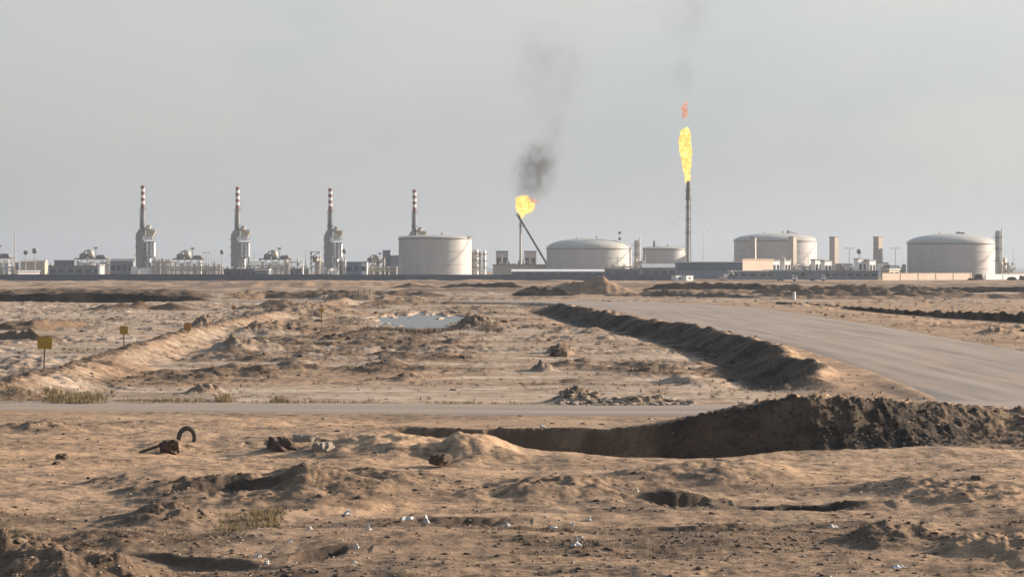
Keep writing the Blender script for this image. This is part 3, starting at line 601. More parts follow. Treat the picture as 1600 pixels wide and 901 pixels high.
# ------------------------------------------------------------------ the plant
def tank(px0, px1, py_rim, py_top, D, label, n_ring=3, stair_side=1, nozzle=None, rim_dark=True):
    cx = (px0 + px1) / 2; r = (px1 - px0) / 2 / F * D; h = Z(py_rim, D); top = Z(py_top, D) - h
    t = thing('storage_tank', cx, D + r, label, 'storage tank', 'storage tanks of the plant'); n = 72
    k = MB(); k.lathe([(r, -0.1), (r, h)], n); shell = k.build('shell', M['tank'], t, True)
    k = MB(); k.lathe([(r + .02, h)] + [(r * math.cos(a * math.pi / 20) if a else r, h + top * math.sin(a * math.pi / 20)) for a in range(0, 10)] + [(0.3, h + top)], n)
    roof = k.build('roof', M['tank2'], t, True)
    k = MB(); k.lathe([(r, h - .7), (r + .45, h - .65), (r + .45, h - .25), (r, h - .2)], n); k.build('rim_girder', M['steel'] if rim_dark else M['tank2'], t)
    if n_ring:
        k = MB()
        for i in range(n_ring):
            zz = h * (i + 1) / (n_ring + 1.0); k.lathe([(r, zz - .12), (r + .22, zz - .1), (r + .22, zz + .1), (r, zz + .12)], n)
        k.build('stiffening_ring', M['tank2'], shell)
    k = MB(); pp = []                                             # spiral stair
    for i in range(41):
        a = -math.pi / 2 + stair_side * (0.1 + i / 40 * 1.15); pp.append(((r + .5) * math.cos(a), (r + .5) * math.sin(a), h * i / 40))
    for a, b in zip(pp[:-1], pp[1:]): k.bar(a, b, .12, n=5); k.bar((a[0], a[1], a[2] + 1.1), (b[0], b[1], b[2] + 1.1), .04, n=4)
    k.build('spiral_stair', M['tank2'], t)
    k = MB()
    for i in range(48):
        a0, a1 = i / 48 * 2 * math.pi, (i + 1) / 48 * 2 * math.pi
        p, q = ((r + .3) * math.cos(a0), (r + .3) * math.sin(a0)), ((r + .3) * math.cos(a1), (r + .3) * math.sin(a1))
        k.bar((*p, h), (*p, h + 1.1), .05, n=4); k.bar((*p, h + 1.1), (*q, h + 1.1), .05, n=4)
    k.build('guard_rail', M['steel'], t)
    k = MB(); k.bar((r * .18, 0, h + top - .2), (r * .18, 0, h + top + 1.2), .5, n=8); k.build('roof_vent', M['steel'], roof); k = MB(); k.bar((-r * .3, -r * .2, h + top * .85), (-r * .3, -r * .2, h + top + .9), .3, n=8); k.build('roof_vent', M['steel'], roof)
    return t, r, h
t1, r1, h1 = tank(622, 738, 371, 366, 1230, 'tall pale storage tank with dark rim band in front of a striped chimney', 2)
k = MB()                                                                            # platform on its lit shoulder
a = R(-25); k.box(r1 * .86, r1 * .86 + 3.2, -r1 * .42, -r1 * .3, h1 + .2, h1 + .5); k.bar((r1 * .9, -r1 * .4, h1), (r1 * .9, -r1 * .4, h1 + 2.2), .12); k.bar((r1 + 1.8, -r1 * .36, h1), (r1 + 1.8, -r1 * .36, h1 - 3), .12); k.build('stair_landing', M['pipe'], t1)
tank(853, 988, 387, 371, 1300, 'broad low storage tank with smooth domed roof beside the leaning flare boom', 2)
t3, r3, h3 = tank(1004, 1071, 388, 385, 1380, 'small flat-topped storage tank just behind the base of the tall flare stack', 1)
k = MB(); k.bar((-r3 * .45, 0, h3), (-r3 * .45, 0, h3 + 4.8), 1.0, .7, 10); k.build('roof_nozzle', M['steel'], t3)
t4, r4, h4 = tank(1146, 1277, 375, 363, 1390, 'domed storage tank partly hidden by two square concrete towers', 2)
k = MB(); k.bar((r4 * .3, -1, h4 + 3), (r4 * .3, -1, h4 + 6.5), .5, n=8); k.bar((r4 * .3, -1, h4 + 5.8), (r4 * .62, -1, h4 + 3.2), .2, n=6); k.box(r4 * .26, r4 * .36, -1.8, -.2, h4 + 4.4, h4 + 4.7); k.build('roof_crane', M['red'], t4)
t5, r5, h5 = tank(1417, 1555, 379, 364, 1240, 'largest domed storage tank standing behind the long beige wall', 3)
k = MB(); k.box(r5 * .12, r5 * .30, -1.5, 1.5, h5 + 4.9, h5 + 5.9); k.build('roof_hatch', M['steel'], t5); k = MB(); k.bar((r5 * .8, -2, h5 + .2), (r5 * 1.1, -4, h5 + 1.4), .3, n=6); k.build('roof_walkway', M['steel'], t5)

# fired heaters with striped chimneys
def heater(label, src=None):
    D = 1300; s = D / F; t = thing('fired_heater', 222, D, label, 'fired heater', 'fired heaters with striped chimneys')
    z = lambda py: Z(py, D); cx = 222
    x = lambda p: (p - cx) * s
    k = MB(); k.box(x(213.5), x(226.5), -2.6, 2.6, z(420), z(364)); k.box(x(215), x(225), -2.0, 2.0, z(364), z(358), taper=.6); k.build('convection_box', M['heater'], t)
    k = MB(); r = .95                                              # chimney with bands
    k.lathe([(1.35, z(366)), (1.25, z(340)), (1.15, z(326))], 16, (x(223), 0), 0)
    for a, b, mi in ((326, 319, 1), (319, 314, 2), (314, 309.5, 1), (309.5, 304.5, 2), (304.5, 299.5, 1), (299.5, 295, 2), (295, 290, 1)):
        k.lathe([(1.12, z(a)), (1.12, z(b))], 16, (x(223), 0), mi)
    k.lathe([(1.12, z(290)), (.85, z(290)), (.85, z(293))], 16, (x(223), 0), 1)
    k.build('chimney', [M['steel'], M['red'], M['white']], t, True)
    for py, w in ((328, 2.0), (352, 1.7)):
        k = MB(); k.lathe([(1.1, z(py)), (w, z(py)), (w, z(py) + .25), (1.1, z(py) + .25)], 16, (x(223), 0))
        for i in range(10):
            a, b = i / 10 * 6.283, (i + 1) / 10 * 6.283
            p, q = (x(223) + w * math.cos(a), w * math.sin(a)), (x(223) + w * math.cos(b), w * math.sin(b))
            k.bar((*p, z(py)), (*p, z(py) + 1.2), .06, n=4); k.bar((*p, z(py) + 1.2), (*q, z(py) + 1.2), .06, n=4)
        k.build('access_platform', M['dark'], t)
    k = MB(); k.bar((x(223) - 1.5, -.6, z(366)), (x(223) - 1.5, -.6, z(329)), .12, n=4); k.bar((x(223) - 1.5, .2, z(366)), (x(223) - 1.5, .2, z(329)), .12, n=4); k.build('ladder', M['dark'], t)
    k = MB(); k.box(x(228), x(239), -2.4, 1.6, z(371), z(360), taper=.8); k.bar((x(230), -1, z(360)), (x(234), -1, z(352)), 1.7, 1.2, 12); k.bar((x(236), -1, z(372)), (x(241), -1, z(359)), 1.3, 1.5, 10); k.bar((x(227), -1.5, z(357)), (x(240), -1.5, z(362)), .9, 1.2, 10); k.build('flue_duct', M['cream'], t, True)
    k = MB(); k.box(x(227), x(243), -2.8, 1.8, z(372), z(371.2)); k.bar((x(243), -2.8, z(372)), (x(243), -2.8, z(356)), .1, n=4); k.bar((x(228), -2.8, z(358)), (x(243), -2.8, z(358)), .1, n=4); k.build('duct_gallery', M['steel'], t)
    k = MB(); k.bar((x(226), -2.8, z(376)), (x(226), -2.8, z(369)), 1.1, n=10); k.bar((x(226), -2.8, z(372.5)), (x(240), -2.8, z(372.5)), .7, n=8); k.build('burner_drum', M['white'], t, True)
    k = MB()
    k.box(x(227.5), x(242), -3, 2, z(379), z(377.6)); k.box(x(228), x(241.5), -3, 2, z(402), z(400.8))
    for p in (229, 234.5, 241):
        for yy in (-2.8, 1.8): k.bar((x(p), yy, 0), (x(p), yy, z(377)), .28, n=6)
    k.bar((x(229), -2.8, z(402)), (x(241), -2.8, z(379)), .18, n=5); k.bar((x(241), -2.8, z(425)), (x(229), -2.8, z(402)), .18, n=5)
    k.build('support_frame', M['steel'], t)
    k = MB(); k.bar((x(231), -1.5, z(399)), (x(231), -1.5, z(381)), 1.5, n=12); k.bar((x(237.5), -1, z(400)), (x(237.5), -1, z(379)), 2.0, n=12); k.bar((x(232), -1, 0), (x(232), -1, z(402)), 1.6, n=12); k.build('vertical_vessel', M['white'], t, True)
    for p0, p1, top in ((207.5, 218, 417), (222, 237, 419)):
        k = MB(); k.box(x(p0), x(p1), -6.1, -4.8, 0, z(top), R(38)); k.box(x(p0) - .2, x(p1) + .2, -6.3, -4.6, z(top), z(top) + .25, R(38)); k.build('equipment_cabin', M['white'], t)
    for pp, py in ((211.5, 374), (211.8, 386), (211.8, 400)):
        k = MB(); k.box(x(pp), x(214), -2.2, 1.5, z(py), z(py) + .3); k.bar((x(pp), -2.2, z(py) + 1.2), (x(pp), 1.5, z(py) + 1.2), .08, n=4); k.bar((x(pp), -2.2, z(py)), (x(pp), -2.2, z(py) + 1.2), .08, n=4); k.build('side_gallery', M['dark'], t)
    return t
h0 = heater('fired heater with striped chimney standing by a white roofed pipe rack')
for px, sc, lab in ((370, .985, 'fired heater with striped chimney behind a long dark low shed'), (515, .97, 'fired heater with striped chimney between a steel stair tower and a blue shed'), (646.5, .955, 'fired heater whose striped chimney alone rises above the tall pale tank')):
    c = copy_tree(h0); c.location = (X(px, 1300), 1300, 0) if px != 646.5 else (X(px, 1345), 1345, 0); c['label'] = lab
    q = sc if px != 646.5 else sc * 1.03
    c.scale = (q, q, q)

# air-cooled process modules
def module(px, D, label, s=1.0):
    u = D / F; t = thing('process_module', px, D, label, 'process unit', 'air cooled process modules'); x = lambda p: p * u * s; z = lambda py: Z(py, D) * s
    k = MB()
    for p in (-24, -14, -4, 6, 16, 25):
        for yy in (-4, 4): k.bar((x(p), yy, 0), (x(p), yy, z(404)), .22, n=5)
    for p in (-24, -14, -4, 6, 16): k.bar((x(p), -4, z(424)), (x(p + 10), -4, z(405)), .12, n=4)
    for py in (411, 418): k.box(x(-24), x(25), -4.1, 4.1, z(py), z(py) + .2)
    k.build('steel_frame', M['pipe'], t)
    k = MB(); k.box(x(-25), x(26), -4.6, 4.6, z(405), z(403)); k.build('deck', M['dark'], t)
    for a, b, ty in ((-17, -7, 397), (8, 23, 400)):
        k = MB(); k.box(x(a), x(b), -4, 3.5, z(403) + .02, z(ty)); k.box(x(a) + .4, x(b) - .4, -3.5, 3, z(ty), z(ty) + .7, taper=.7); k.build('fan_housing', M['steel'], t)
    k = MB(); k.ball((x(-1), -1, z(397)), x(6.0), 2.4, 2.6); k.bar((x(-12), -2, z(394)), (x(-3), -2, z(390)), .5, n=8); k.build('overhead_drum', M['cream'], t, True)
    k = MB(); k.bar((x(7), 0, z(403)), (x(7), 0, z(386)), .22, n=6); k.box(x(4), x(10), -.9, .9, z(388.5), z(386)); k.build('vent_head', M['steel'], t)
    for p, r, py in ((-20, 1.0, 409), (-9, 1.2, 412), (1, 1.3, 410), (11, 1.0, 413), (20, 1.2, 409)):
        k = MB(); k.bar((x(p), -3.0, .3), (x(p), -3.0, z(py)), r, n=12); k.ball((x(p), -3.0, z(py)), r, r, r * .5, 12, 6); k.build('vessel', M['cream'] if p in (-9, 11) else M['white'], t, True)
    return t
m0 = module(143, 1330, 'process module on steel legs behind the twin dark blue blocks')
for px, D, sc, lab in ((294, 1330, .98, 'process module with flat fan deck beside the white roofed pipe rack'), (430, 1330, .98, 'process module with flat fan deck between two striped chimneys'), (588, 1360, .82, 'small process module next to the blue shed with a white end'), (-8, 1310, 1.05, 'cream process module cut off at the edge of the picture')):
    c = copy_tree(m0); c.location = (X(px, D), D, 0); c.scale = (sc, sc, sc); c['label'] = lab

def shed(px0, px1, py_top, D, label, wall, roof=None, depth=14, name='shed', lit=None, band=None, windows=0, pitch=0.0, turn=0.0, cat='building', group=None):
    cx = (px0 + px1) / 2; t = thing(name, cx, D, label, cat, group, 0.0, R(turn)); w = (px1 - px0) / 2 / F * D / math.cos(R(turn)); h = Z(py_top, D)
    k = MB(); k.box(-w, w, 0, depth, -.1, h); wl_ = k.build('wall', wall, t)
    if roof is not None:
        k = MB()
        if pitch: k.add([(-w - .3, -.4, h), (w + .3, -.4, h), (w + .3, depth + .4, h), (-w - .3, depth + .4, h), (-w - .3, depth / 2, h + pitch), (w + .3, depth / 2, h + pitch)], [(0, 1, 5, 4), (2, 3, 4, 5), (1, 2, 5), (3, 0, 4), (3, 2, 1, 0)])
        else: k.box(-w - .3, w + .3, -.4, depth + .4, h + .005, h + .45)
        k.build('roof', roof, t)
    if lit is not None:
        k = MB(); k.box(w - lit / F * D, w + .05, -.06, depth + .05, -.1, h - .02); k.build('end_wall', M['white'], t)
    for i in range(windows):
        xx = -w + 2 * w * (i + .5) / windows; ww = .32 * 2 * w / windows
        k = MB(); k.box(xx - ww, xx + ww, -.08, .1, h * .42, h * .75); o = k.build('window', M['glass'], wl_)
    return t
shed(32, 68, 409, 1280, 'low cream shed below two floodlight masts', M['cream'], M['pipe'], 12, pitch=1.2)
shed(30, 60, 424, 1000, 'long white trailer parked behind the perimeter wall', M['white'], M['white'], 3, 'trailer', cat='trailer', turn=34)
shed(85, 99, 407.5, 1240, 'dark blue block with flat roof, smaller of a pair', M['bluedark'], M['steel'], 10, windows=2)
shed(101, 116, 407.5, 1240, 'dark blue block with flat roof, wider of a pair', M['bluedark'], M['steel'], 10, windows=2)
shed(76, 158, 416, 1220, 'long slate blue annexe running below the twin blocks', M['bluewall'], M['steel'], 8, windows=6)
shed(156.5, 163, 415, 1150, 'narrow white kiosk beside the slate blue annexe', M['white'], M['white'], 2, 'kiosk', turn=42)
shed(172, 208, 408, 1320, 'slate blue shed with pitched roof before the first striped chimney', M['bluewall'], M['steel'], 14, pitch=1.4, windows=4)
shed(350, 420, 421, 1080, 'long dark low shed with overhanging flat roof', M['bluedark'], M['steel'], 12, windows=5)
shed(398, 420, 422, 1050, 'white topped tanker shelter beside the long dark shed', M['bluewall'], M['white'], 6, 'shelter')
shed(541, 573, 410, 1260, 'blue shed with a bright white end wall', mat('blue_cladding', (.15, .21, .29), .6), M['steel'], 12, lit=8, windows=3)
shed(598, 610, 392, 1350, 'grey cube house with flat roof behind the tall pale tank', M['bluewall'], M['steel'], 10)
shed(610, 626, 400, 1340, 'lower grey house leaning against a taller grey cube', M['bluewall'], M['steel'], 10)
shed(450, 480, 420, 1290, 'low steel cabin behind the white obelisk pole', M['bluewall'], M['pipe'], 8, windows=3)
shed(775, 794, 393, 1390, 'square grey boiler house standing before the flare boom', M['tank'], M['dark'], 9, windows=2)
shed(819, 838, 393, 1390, 'square grey boiler house seen through the leaning flare boom', M['tank'], M['dark'], 9, windows=2)
shed(770, 860, 414, 1330, 'low pipe gallery joining the two boiler houses', M['cream'], M['steel'], 6)
shed(800, 944, 424, 1120, 'very long low shed with a bright white roof', M['bluedark'], M['white'], 18, pitch=1.1, windows=8)
shed(944, 1000, 421, 1180, 'dark low shed with two roof hoods below the broad tank', M['bluedark'], M['steel'], 10, windows=4)
shed(1004, 1058, 418, 1130, 'slate blue hall with a pale sloping roof', M['bluewall'], M['tank'], 22, pitch=2.0, windows=4)
b = shed(1060, 1160, 410, 1090, 'long dark blue workshop with a white roof edge', M['bluedark'], M['white'], 22, windows=0)
k = MB(); w_ = 50 / F * 1090; k.box(-w_ - 1.5, w_, -5, -.05, -.1, Z(423, 1090)); k.build('lean_to', M['bluewall'], b)
shed(1158, 1211, 406, 1100, 'beige block wall house adjoining the dark workshop', M['beige'], M['beige'], 3, windows=0, turn=42)
shed(1140, 1200, 424, 1050, 'low slate shed with white canopy roof', M['bluewall'], M['white'], 8, windows=4, name='shed')
shed(1196, 1262, 423, 1060, 'long slate shed with thin pale roof line', M['bluewall'], M['tank'], 10, windows=5)
shed(1262, 1372, 424, 1040, 'longest slate blue shed in front of the square towers', M['bluewall'], M['steel'], 12, windows=9)
shed(1388, 1407, 421, 1030, 'small cream gatehouse at the end of the beige wall', M['cream'], M['white'], 3, windows=2, name='gatehouse', turn=42)
for px0, px1, top, D, lab in ((1207, 1219, 407, 1200, 'white switch house with open front beside a slender white post'), (1226, 1236, 407, 1210, 'white switch house under the second square tower'), (1273, 1286, 406, 1220, 'white switch house beside the domed tank foot'), (1288, 1300, 408, 1210, 'white switch house at the foot of the grey and tan tower'), (1340, 1356, 405, 1215, 'white switch house below the round headed mast'), (1358, 1369, 407, 1215, 'white switch house touching the last square tower'), (1318, 1332, 413, 1230, 'lower white switch house between two square towers'), (1376, 1388, 411, 1230, 'lower white switch house past the last square tower')):
    t = shed(px0, px1, top, D, lab, M['white'], M['steel'], 3, 'switch_house', windows=2, turn=40, group='white switch houses among the towers')
# square concrete towers
def tower(px0, px1, top, D, split, label):
    w = (px1 - px0) / F * D; t = thing('square_tower', (px0 + px1) / 2, D, label, 'exhaust tower', 'square concrete exhaust towers')
    h = Z(top, D); k = MB(); rot = split
    side = w / (abs(math.cos(rot)) + abs(math.sin(rot)))
    k.box(-side / 2, side / 2, -side / 2, side / 2, -.1, h, rot); k.build('shaft', M['tower'], t)
    k = MB(); k.box(-side / 2 - .12, side / 2 + .12, -side / 2 - .12, side / 2 + .12, h - .02, h + .5, rot); k.build('cap', M['steel'], t)
    k = MB(); k.box(-side * .8, side * .8, -side * .8, side * .8, -.1, 7, rot); k.build('plinth', M['tower'], t)
    return t
tower(1171.5, 1182, 372, 1260, R(-18), 'square tower with one bright narrow side rising from the beige house')
tower(1231.5, 1245, 371, 1260, R(-42), 'square tower with two toned sides before the domed tank')
tower(1296, 1310.5, 371, 1260, R(-46), 'square tower standing free just past the domed tank')
tower(1364.5, 1379, 371, 1260, R(-46), 'square tower standing free, farthest along toward the largest tank')

# flare stacks
def emis(name, c_lo, c_hi, strength, scale, soft=0.0):
    m = bpy.data.materials.new(name); m.use_nodes = True; n, l = m.node_tree.nodes, m.node_tree.links; n.clear()
    o = n.new("ShaderNodeOutputMaterial"); e = n.new("ShaderNodeEmission"); tr = n.new("ShaderNodeBsdfTransparent"); mx = n.new("ShaderNodeMixShader")
    g = n.new("ShaderNodeNewGeometry"); t = n.new("ShaderNodeTexNoise"); t.inputs['Scale'].default_value = scale; t.inputs['Detail'].default_value = 5
    r = n.new("ShaderNodeValToRGB"); r.color_ramp.elements[0].position = .36; r.color_ramp.elements[1].position = .6
    r.color_ramp.elements[0].color = (*c_lo, 1); r.color_ramp.elements[1].color = (*c_hi, 1)
    lw = n.new("ShaderNodeLayerWeight"); lw.inputs[0].default_value = .5
    mr = n.new("ShaderNodeMapRange"); mr.inputs['From Min'].default_value = .22; mr.inputs['From Max'].default_value = 1.0
    ad = n.new("ShaderNodeMath"); ad.operation = 'ADD'
    ms = n.new("ShaderNodeMath"); ms.operation = 'MULTIPLY_ADD'; ms.inputs[1].default_value = 2.2; ms.inputs[2].default_value = -1.0 + soft
    mp = n.new("ShaderNodeMapping"); mp.inputs['Scale'].default_value = (1.3, 1.3, .55); l.new(g.outputs['Position'], mp.inputs[0])
    t2 = n.new("ShaderNodeTexNoise"); t2.inputs['Scale'].default_value = scale * 1.4; t2.inputs['Detail'].default_value = 4; l.new(mp.outputs[0], t2.inputs[0])
    l.new(g.outputs['Position'], t.inputs[0]); l.new(t.outputs[0], r.inputs[0]); l.new(r.outputs[0], e.inputs[0]); e.inputs[1].default_value = strength
    l.new(t2.outputs[0], ms.inputs[0]); l.new(lw.outputs['Facing'], ad.inputs[0]); l.new(ms.outputs[0], ad.inputs[1]); l.new(ad.outputs[0], mr.inputs[0])
    l.new(mr.outputs[0], mx.inputs[0]); l.new(e.outputs[0], mx.inputs[1]); l.new(tr.outputs[0], mx.inputs[2]); l.new(mx.outputs[0], o.inputs[0])
    return m
M['flame'] = emis('gas_flame', (.94, .42, .03), (1.0, .82, .24), .66, .42, -.02)
M['flame_tip'] = emis('sooty_flame_tip', (.50, .20, .14), (.80, .40, .26), .55, .4, .28)
def blob_flame(parts, seed, nu=20, nv=14):
    k = MB()
    for (x, z, rx, rz) in parts:
        v, f = [], []
        for j in range(nv + 1):
            a = math.pi * j / nv
            for i in range(nu):
                b = 2 * math.pi * i / nu; v.append((rx * math.sin(a) * math.cos(b), rx * .9 * math.sin(a) * math.sin(b), -rz * math.cos(a)))
        v = np.array(v); ang = np.arctan2(v[:, 1], v[:, 0])
        d = 1 + .34 * fbm(v[:, 0] * 1.3 + x + seed, v[:, 2] * .8 + v[:, 1] + z, 2.2, 3, seed)
        v[:, 0] *= d; v[:, 1] *= d; v[:, 0] += .5 * fbm(v[:, 2] + z, v[:, 2] * 0 + seed, 4, 2, seed + 3)
        v[:, 0] += x; v[:, 2] += z
        for j in range(nv):
            for i in range(nu): f.append((j * nu + i, j * nu + (i + 1) % nu, (j + 1) * nu + (i + 1) % nu, (j + 1) * nu + i))
        k.add(v, f)
    return k
D = 1350; s = D / F
t = thing('flare_boom', 812.5, D, 'leaning flare boom with pale mast, diagonal pipe and a short yellow flame', 'flare', 'burning gas flares')
x = lambda p: (p - 812.5) * s
z = lambda py: Z(py, D)
k = MB(); k.bar((x(813.2), 0, 0), (x(813.2), 0, z(343)), .75, .6, 10); k.build('mast', M['pipe'], t, True)
k = MB()
for dy in (-.7, .7):
    for dz in (0, 1.3): k.bar((x(857), dy, z(418) + dz), (x(808.5), dy, z(336.5) + dz), .3, n=6)
for i in range(22):
    f0, f1 = i / 22, (i + 1) / 22; P = lambda f, dy, dz: (x(857) + (x(808.5) - x(857)) * f, dy, z(418) + (z(336.5) - z(418)) * f + dz)
    k.bar(P(f0, -.7, 0), P(f1, -.7, 1.3), .12, n=4); k.bar(P(f0, .7, 0), P(f1, .7, 1.3), .12, n=4); k.bar(P(f0, -.7, 0), P(f1, .7, 0), .12, n=4)
k.build('lattice_boom', M['dark'], t)
k = MB(); k.bar((x(857), 0, z(418) + .6), (x(810), 0, z(340) + .6), .45, n=8); k.build('riser_pipe', M['dark'], t)
k = MB(); k.box(x(805), x(811), -1, 1, z(336.5), z(335.4)); k.bar((x(810), 0, z(342)), (x(814), 0, z(336)), .5, .8, 10); k.build('burner_tip', M['dark'], t)
k = MB(); k.box(x(810), x(818.5), -1.2, 1.2, z(354), z(353)); k.bar((x(810), -1.2, z(353)), (x(810), -1.2, z(350)), .1, n=4); k.bar((x(818.5), -1.2, z(353)), (x(818.5), -1.2, z(350)), .1, n=4); k.bar((x(810), -1.2, z(350.4)), (x(818.5), -1.2, z(350.4)), .1, n=4); k.build('access_platform', M['dark'], t)
blob_flame([(x(818.5), z(320), 5.0, 5.8), (x(813.5), z(318), 3.2, 4.2), (x(825), z(322), 3.6, 4.4), (x(815.5), z(334), 1.7, 2.6), (x(822), z(313), 2.6, 2.8)], 3).build('flame', M['flame'], t, True)
blob_flame([(x(831), z(315), 3.4, 1.7), (x(826.5), z(311), 2.6, 1.4), (x(837), z(313), 1.8, 1.0)], 5).build('flame_tip', M['flame_tip'], t, True)
D = 1330; s = D / F
t = thing('flare_stack', 1074.8, D, 'tall dark guyed flare stack with a long upright yellow flame', 'flare', 'burning gas flares')
x2 = lambda p: (p - 1074.8) * s
z2 = lambda py: Z(py, D)
k = MB(); k.bar((0, 0, 0), (x2(1075.5), 0, z2(290)), .95, .75, 12); k.build('riser_pipe', M['steel'], t, True)
k = MB()
for i in range(3):
    a = i * 2.094 + .3; k.bar((2.0 * math.cos(a), 2.0 * math.sin(a), 0), (x2(1075.5) + 1.2 * math.cos(a), 1.2 * math.sin(a), z2(292)), .16, n=5)
N = 20
for j in range(N):
    q0, q1 = j / N, (j + 1) / N; top = z2(292)
    for i in range(3):
        a, b = i * 2.094 + .3, (i + 1) * 2.094 + .3; r0, r1_ = 2.0 - .8 * q0, 2.0 - .8 * q1
        k.bar((r0 * math.cos(a), r0 * math.sin(a), q0 * top), (r1_ * math.cos(b), r1_ * math.sin(b), q1 * top), .1, n=4)
        k.bar((r0 * math.cos(a), r0 * math.sin(a), q0 * top), (r0 * math.cos(b), r0 * math.sin(b), q0 * top), .1, n=4)
k.build('lattice_derrick', M['dark'], t)
k = MB(); k.bar((x2(1075.5), 0, z2(292)), (x2(1075.5), 0, z2(283)), 1.15, 1.25, 12); k.bar((x2(1075.3), 0, z2(312)), (x2(1075.5), 0, z2(293)), 1.35, n=12); k.build('burner_tip', M['dark'], t, True)
for py in (297, 311, 325, 344, 364):
    k = MB(); k.lathe([(1.0, z2(py)), (2.1, z2(py)), (2.1, z2(py) + .3), (1.0, z2(py) + .3)], 12, (x2(1075.3), 0))
    k.lathe([(2.05, z2(py) + 1.1), (2.12, z2(py) + 1.1), (2.12, z2(py) + 1.25), (2.05, z2(py) + 1.25)], 12, (x2(1075.3), 0)); k.build('access_platform', M['dark'], t)
k = MB()
for i in range(3):
    a = i * 2.094 + .5
    for zz in (z2(325), z2(300)): k.bar((.8 * math.cos(a), .8 * math.sin(a), zz), (40 * math.cos(a), 40 * math.sin(a), 0), .035, n=4)
k.build('guy_wire', M['steel'], t)
blob_flame([(x2(1074), z2(274), 1.7, 5.0), (x2(1073.5), z2(255), 2.6, 7.5), (x2(1071.5), z2(235), 3.6, 8.0), (x2(1069.5), z2(222), 3.3, 6.5), (x2(1073), z2(213), 2.6, 5.5), (x2(1067.5), z2(212), 2.0, 3.8), (x2(1074.5), z2(240), 2.4, 6)], 8).build('flame', M['flame'], t, True)
blob_flame([(x2(1070), z2(174), 2.0, 4.4), (x2(1072), z2(165), 1.2, 2.6), (x2(1068), z2(181), 1.0, 2.0)], 12).build('flame_tip', M['flame_tip'], t, True)

# masts, posts and columns
def floodlight_mast(px, py, D, label, head=1.0):
    t = thing('floodlight_mast', px, D, label, 'light mast', 'round headed floodlight masts'); h = Z(py, D)
    k = MB(); k.bar((0, 0, 0), (0, 0, h), .28, .18, 8); k.build('pole', M['pipe'], t)
    k = MB(); k.lathe([(.2, h - .4), (1.1 * head, h), (1.3 * head, h + 1.0 * head), (1.0 * head, h + 2.0 * head), (.1, h + 2.2 * head)], 12)
    k.build('lamp_head', M['steel'], t, True)
    return t
for px, py, lab, hd in ((40, 397, 'floodlight mast with round head, shorter of two over the cream shed', .9), (54.5, 395, 'floodlight mast with round head, taller of two over the cream shed', 1.2), (347, 396, 'floodlight mast with round head before the long dark shed', .9), (538, 395, 'floodlight mast with round head above the blue shed', 1.0), (1342.5, 396, 'floodlight mast with round head between the two free towers', 1.1)):
    floodlight_mast(px, py, 1250, lab, hd)
def t_post(px, py, D, label):
    t = thing('street_lamp', px, D, label, 'street lamp', 'twin armed street lamps'); h = Z(py, D)
    k = MB(); k.bar((0, 0, 0), (0, 0, h), .2, .12, 6); k.bar((-1.6, 0, h + .1), (1.6, 0, h + .1), .1, n=5); k.build('pole', M['steel'], t)
    for sx in (-1.7, 1.7):
        k = MB(); k.box(sx - .5, sx + .5, -.25, .25, h - .05, h + .3); k.build('lamp_head', M['steel'], t)
for px, py, lab in ((1327, 388, 'twin armed street lamp beside the tower next to the domed tank'), (1399, 388, 'twin armed street lamp beyond the last free square tower'), (322, 395, 'twin armed street lamp standing past the flat fan deck'), (1160, 392, 'twin armed street lamp over the dark workshop roof')):
    t_post(px, py, 1200, lab)
def pole(px, py, D, r, m, name, label, cat, group=None, taper=.6, base=None):
    t = thing(name, px, D, label, cat, group); k = MB(); h = Z(py, D)
    k.bar((0, 0, 0), (0, 0, h), r, r * taper, 8); k.build('pole', m, t)
    k = MB(); k.box(-r * 2.4, r * 2.4, -r * 2.4, r * 2.4, -.05, .5); k.build('footing', M['steel'], t); return t
pole(23.5, 355, 1300, .35, M['pipe'], 'antenna_mast', 'thin tall antenna mast near the cream module', 'mast')
pole(1099, 366, 1350, .22, M['pipe'], 'antenna_mast', 'very thin antenna mast behind the dark workshop', 'mast')
pole(473, 410, 1150, .75, M['white'], 'obelisk_pole', 'stout white tapering pole rising behind the perimeter wall', 'pole', taper=.35)
pole(477.5, 390, 1280, .16, M['steel'], 'antenna_mast', 'short thin antenna mast behind the white obelisk pole', 'mast')
pole(1225.5, 402, 1150, .42, M['white'], 'vent_pipe', 'slender white post between two white switch houses', 'vent pipe', taper=1)
pole(1583.5, 388, 1240, .22, M['pipe'], 'antenna_mast', 'thin pale mast beside the tall column with white pipe', 'mast')
for i, px in enumerate((312, 317, 326, 331, 336, 341)):
    pole(px, (402, 399, 404, 400, 406, 402)[i], 1290, .16, M['pipe'], 'pipe_post', 'thin pale pipe post in the cluster past the fan deck', 'post', 'thin pale pipe posts past the fan deck')
t = thing('lightning_mast', 968.5, 1320, 'short dark mast with signal heads on the broad tank edge', 'mast'); k = MB(); h = Z(366, 1320)
k.bar((0, 0, 0), (0, 0, h), .2, .12, 6); k.build('pole', M['steel'], t)
for py in (363.5, 373):
    k = MB(); k.lathe([(.1, Z(py + 2, 1320)), (.9, Z(py + 1.5, 1320)), (.9, Z(py - 1.5, 1320)), (.1, Z(py - 2, 1320))], 10); k.build('signal_head', M['dark'], t)
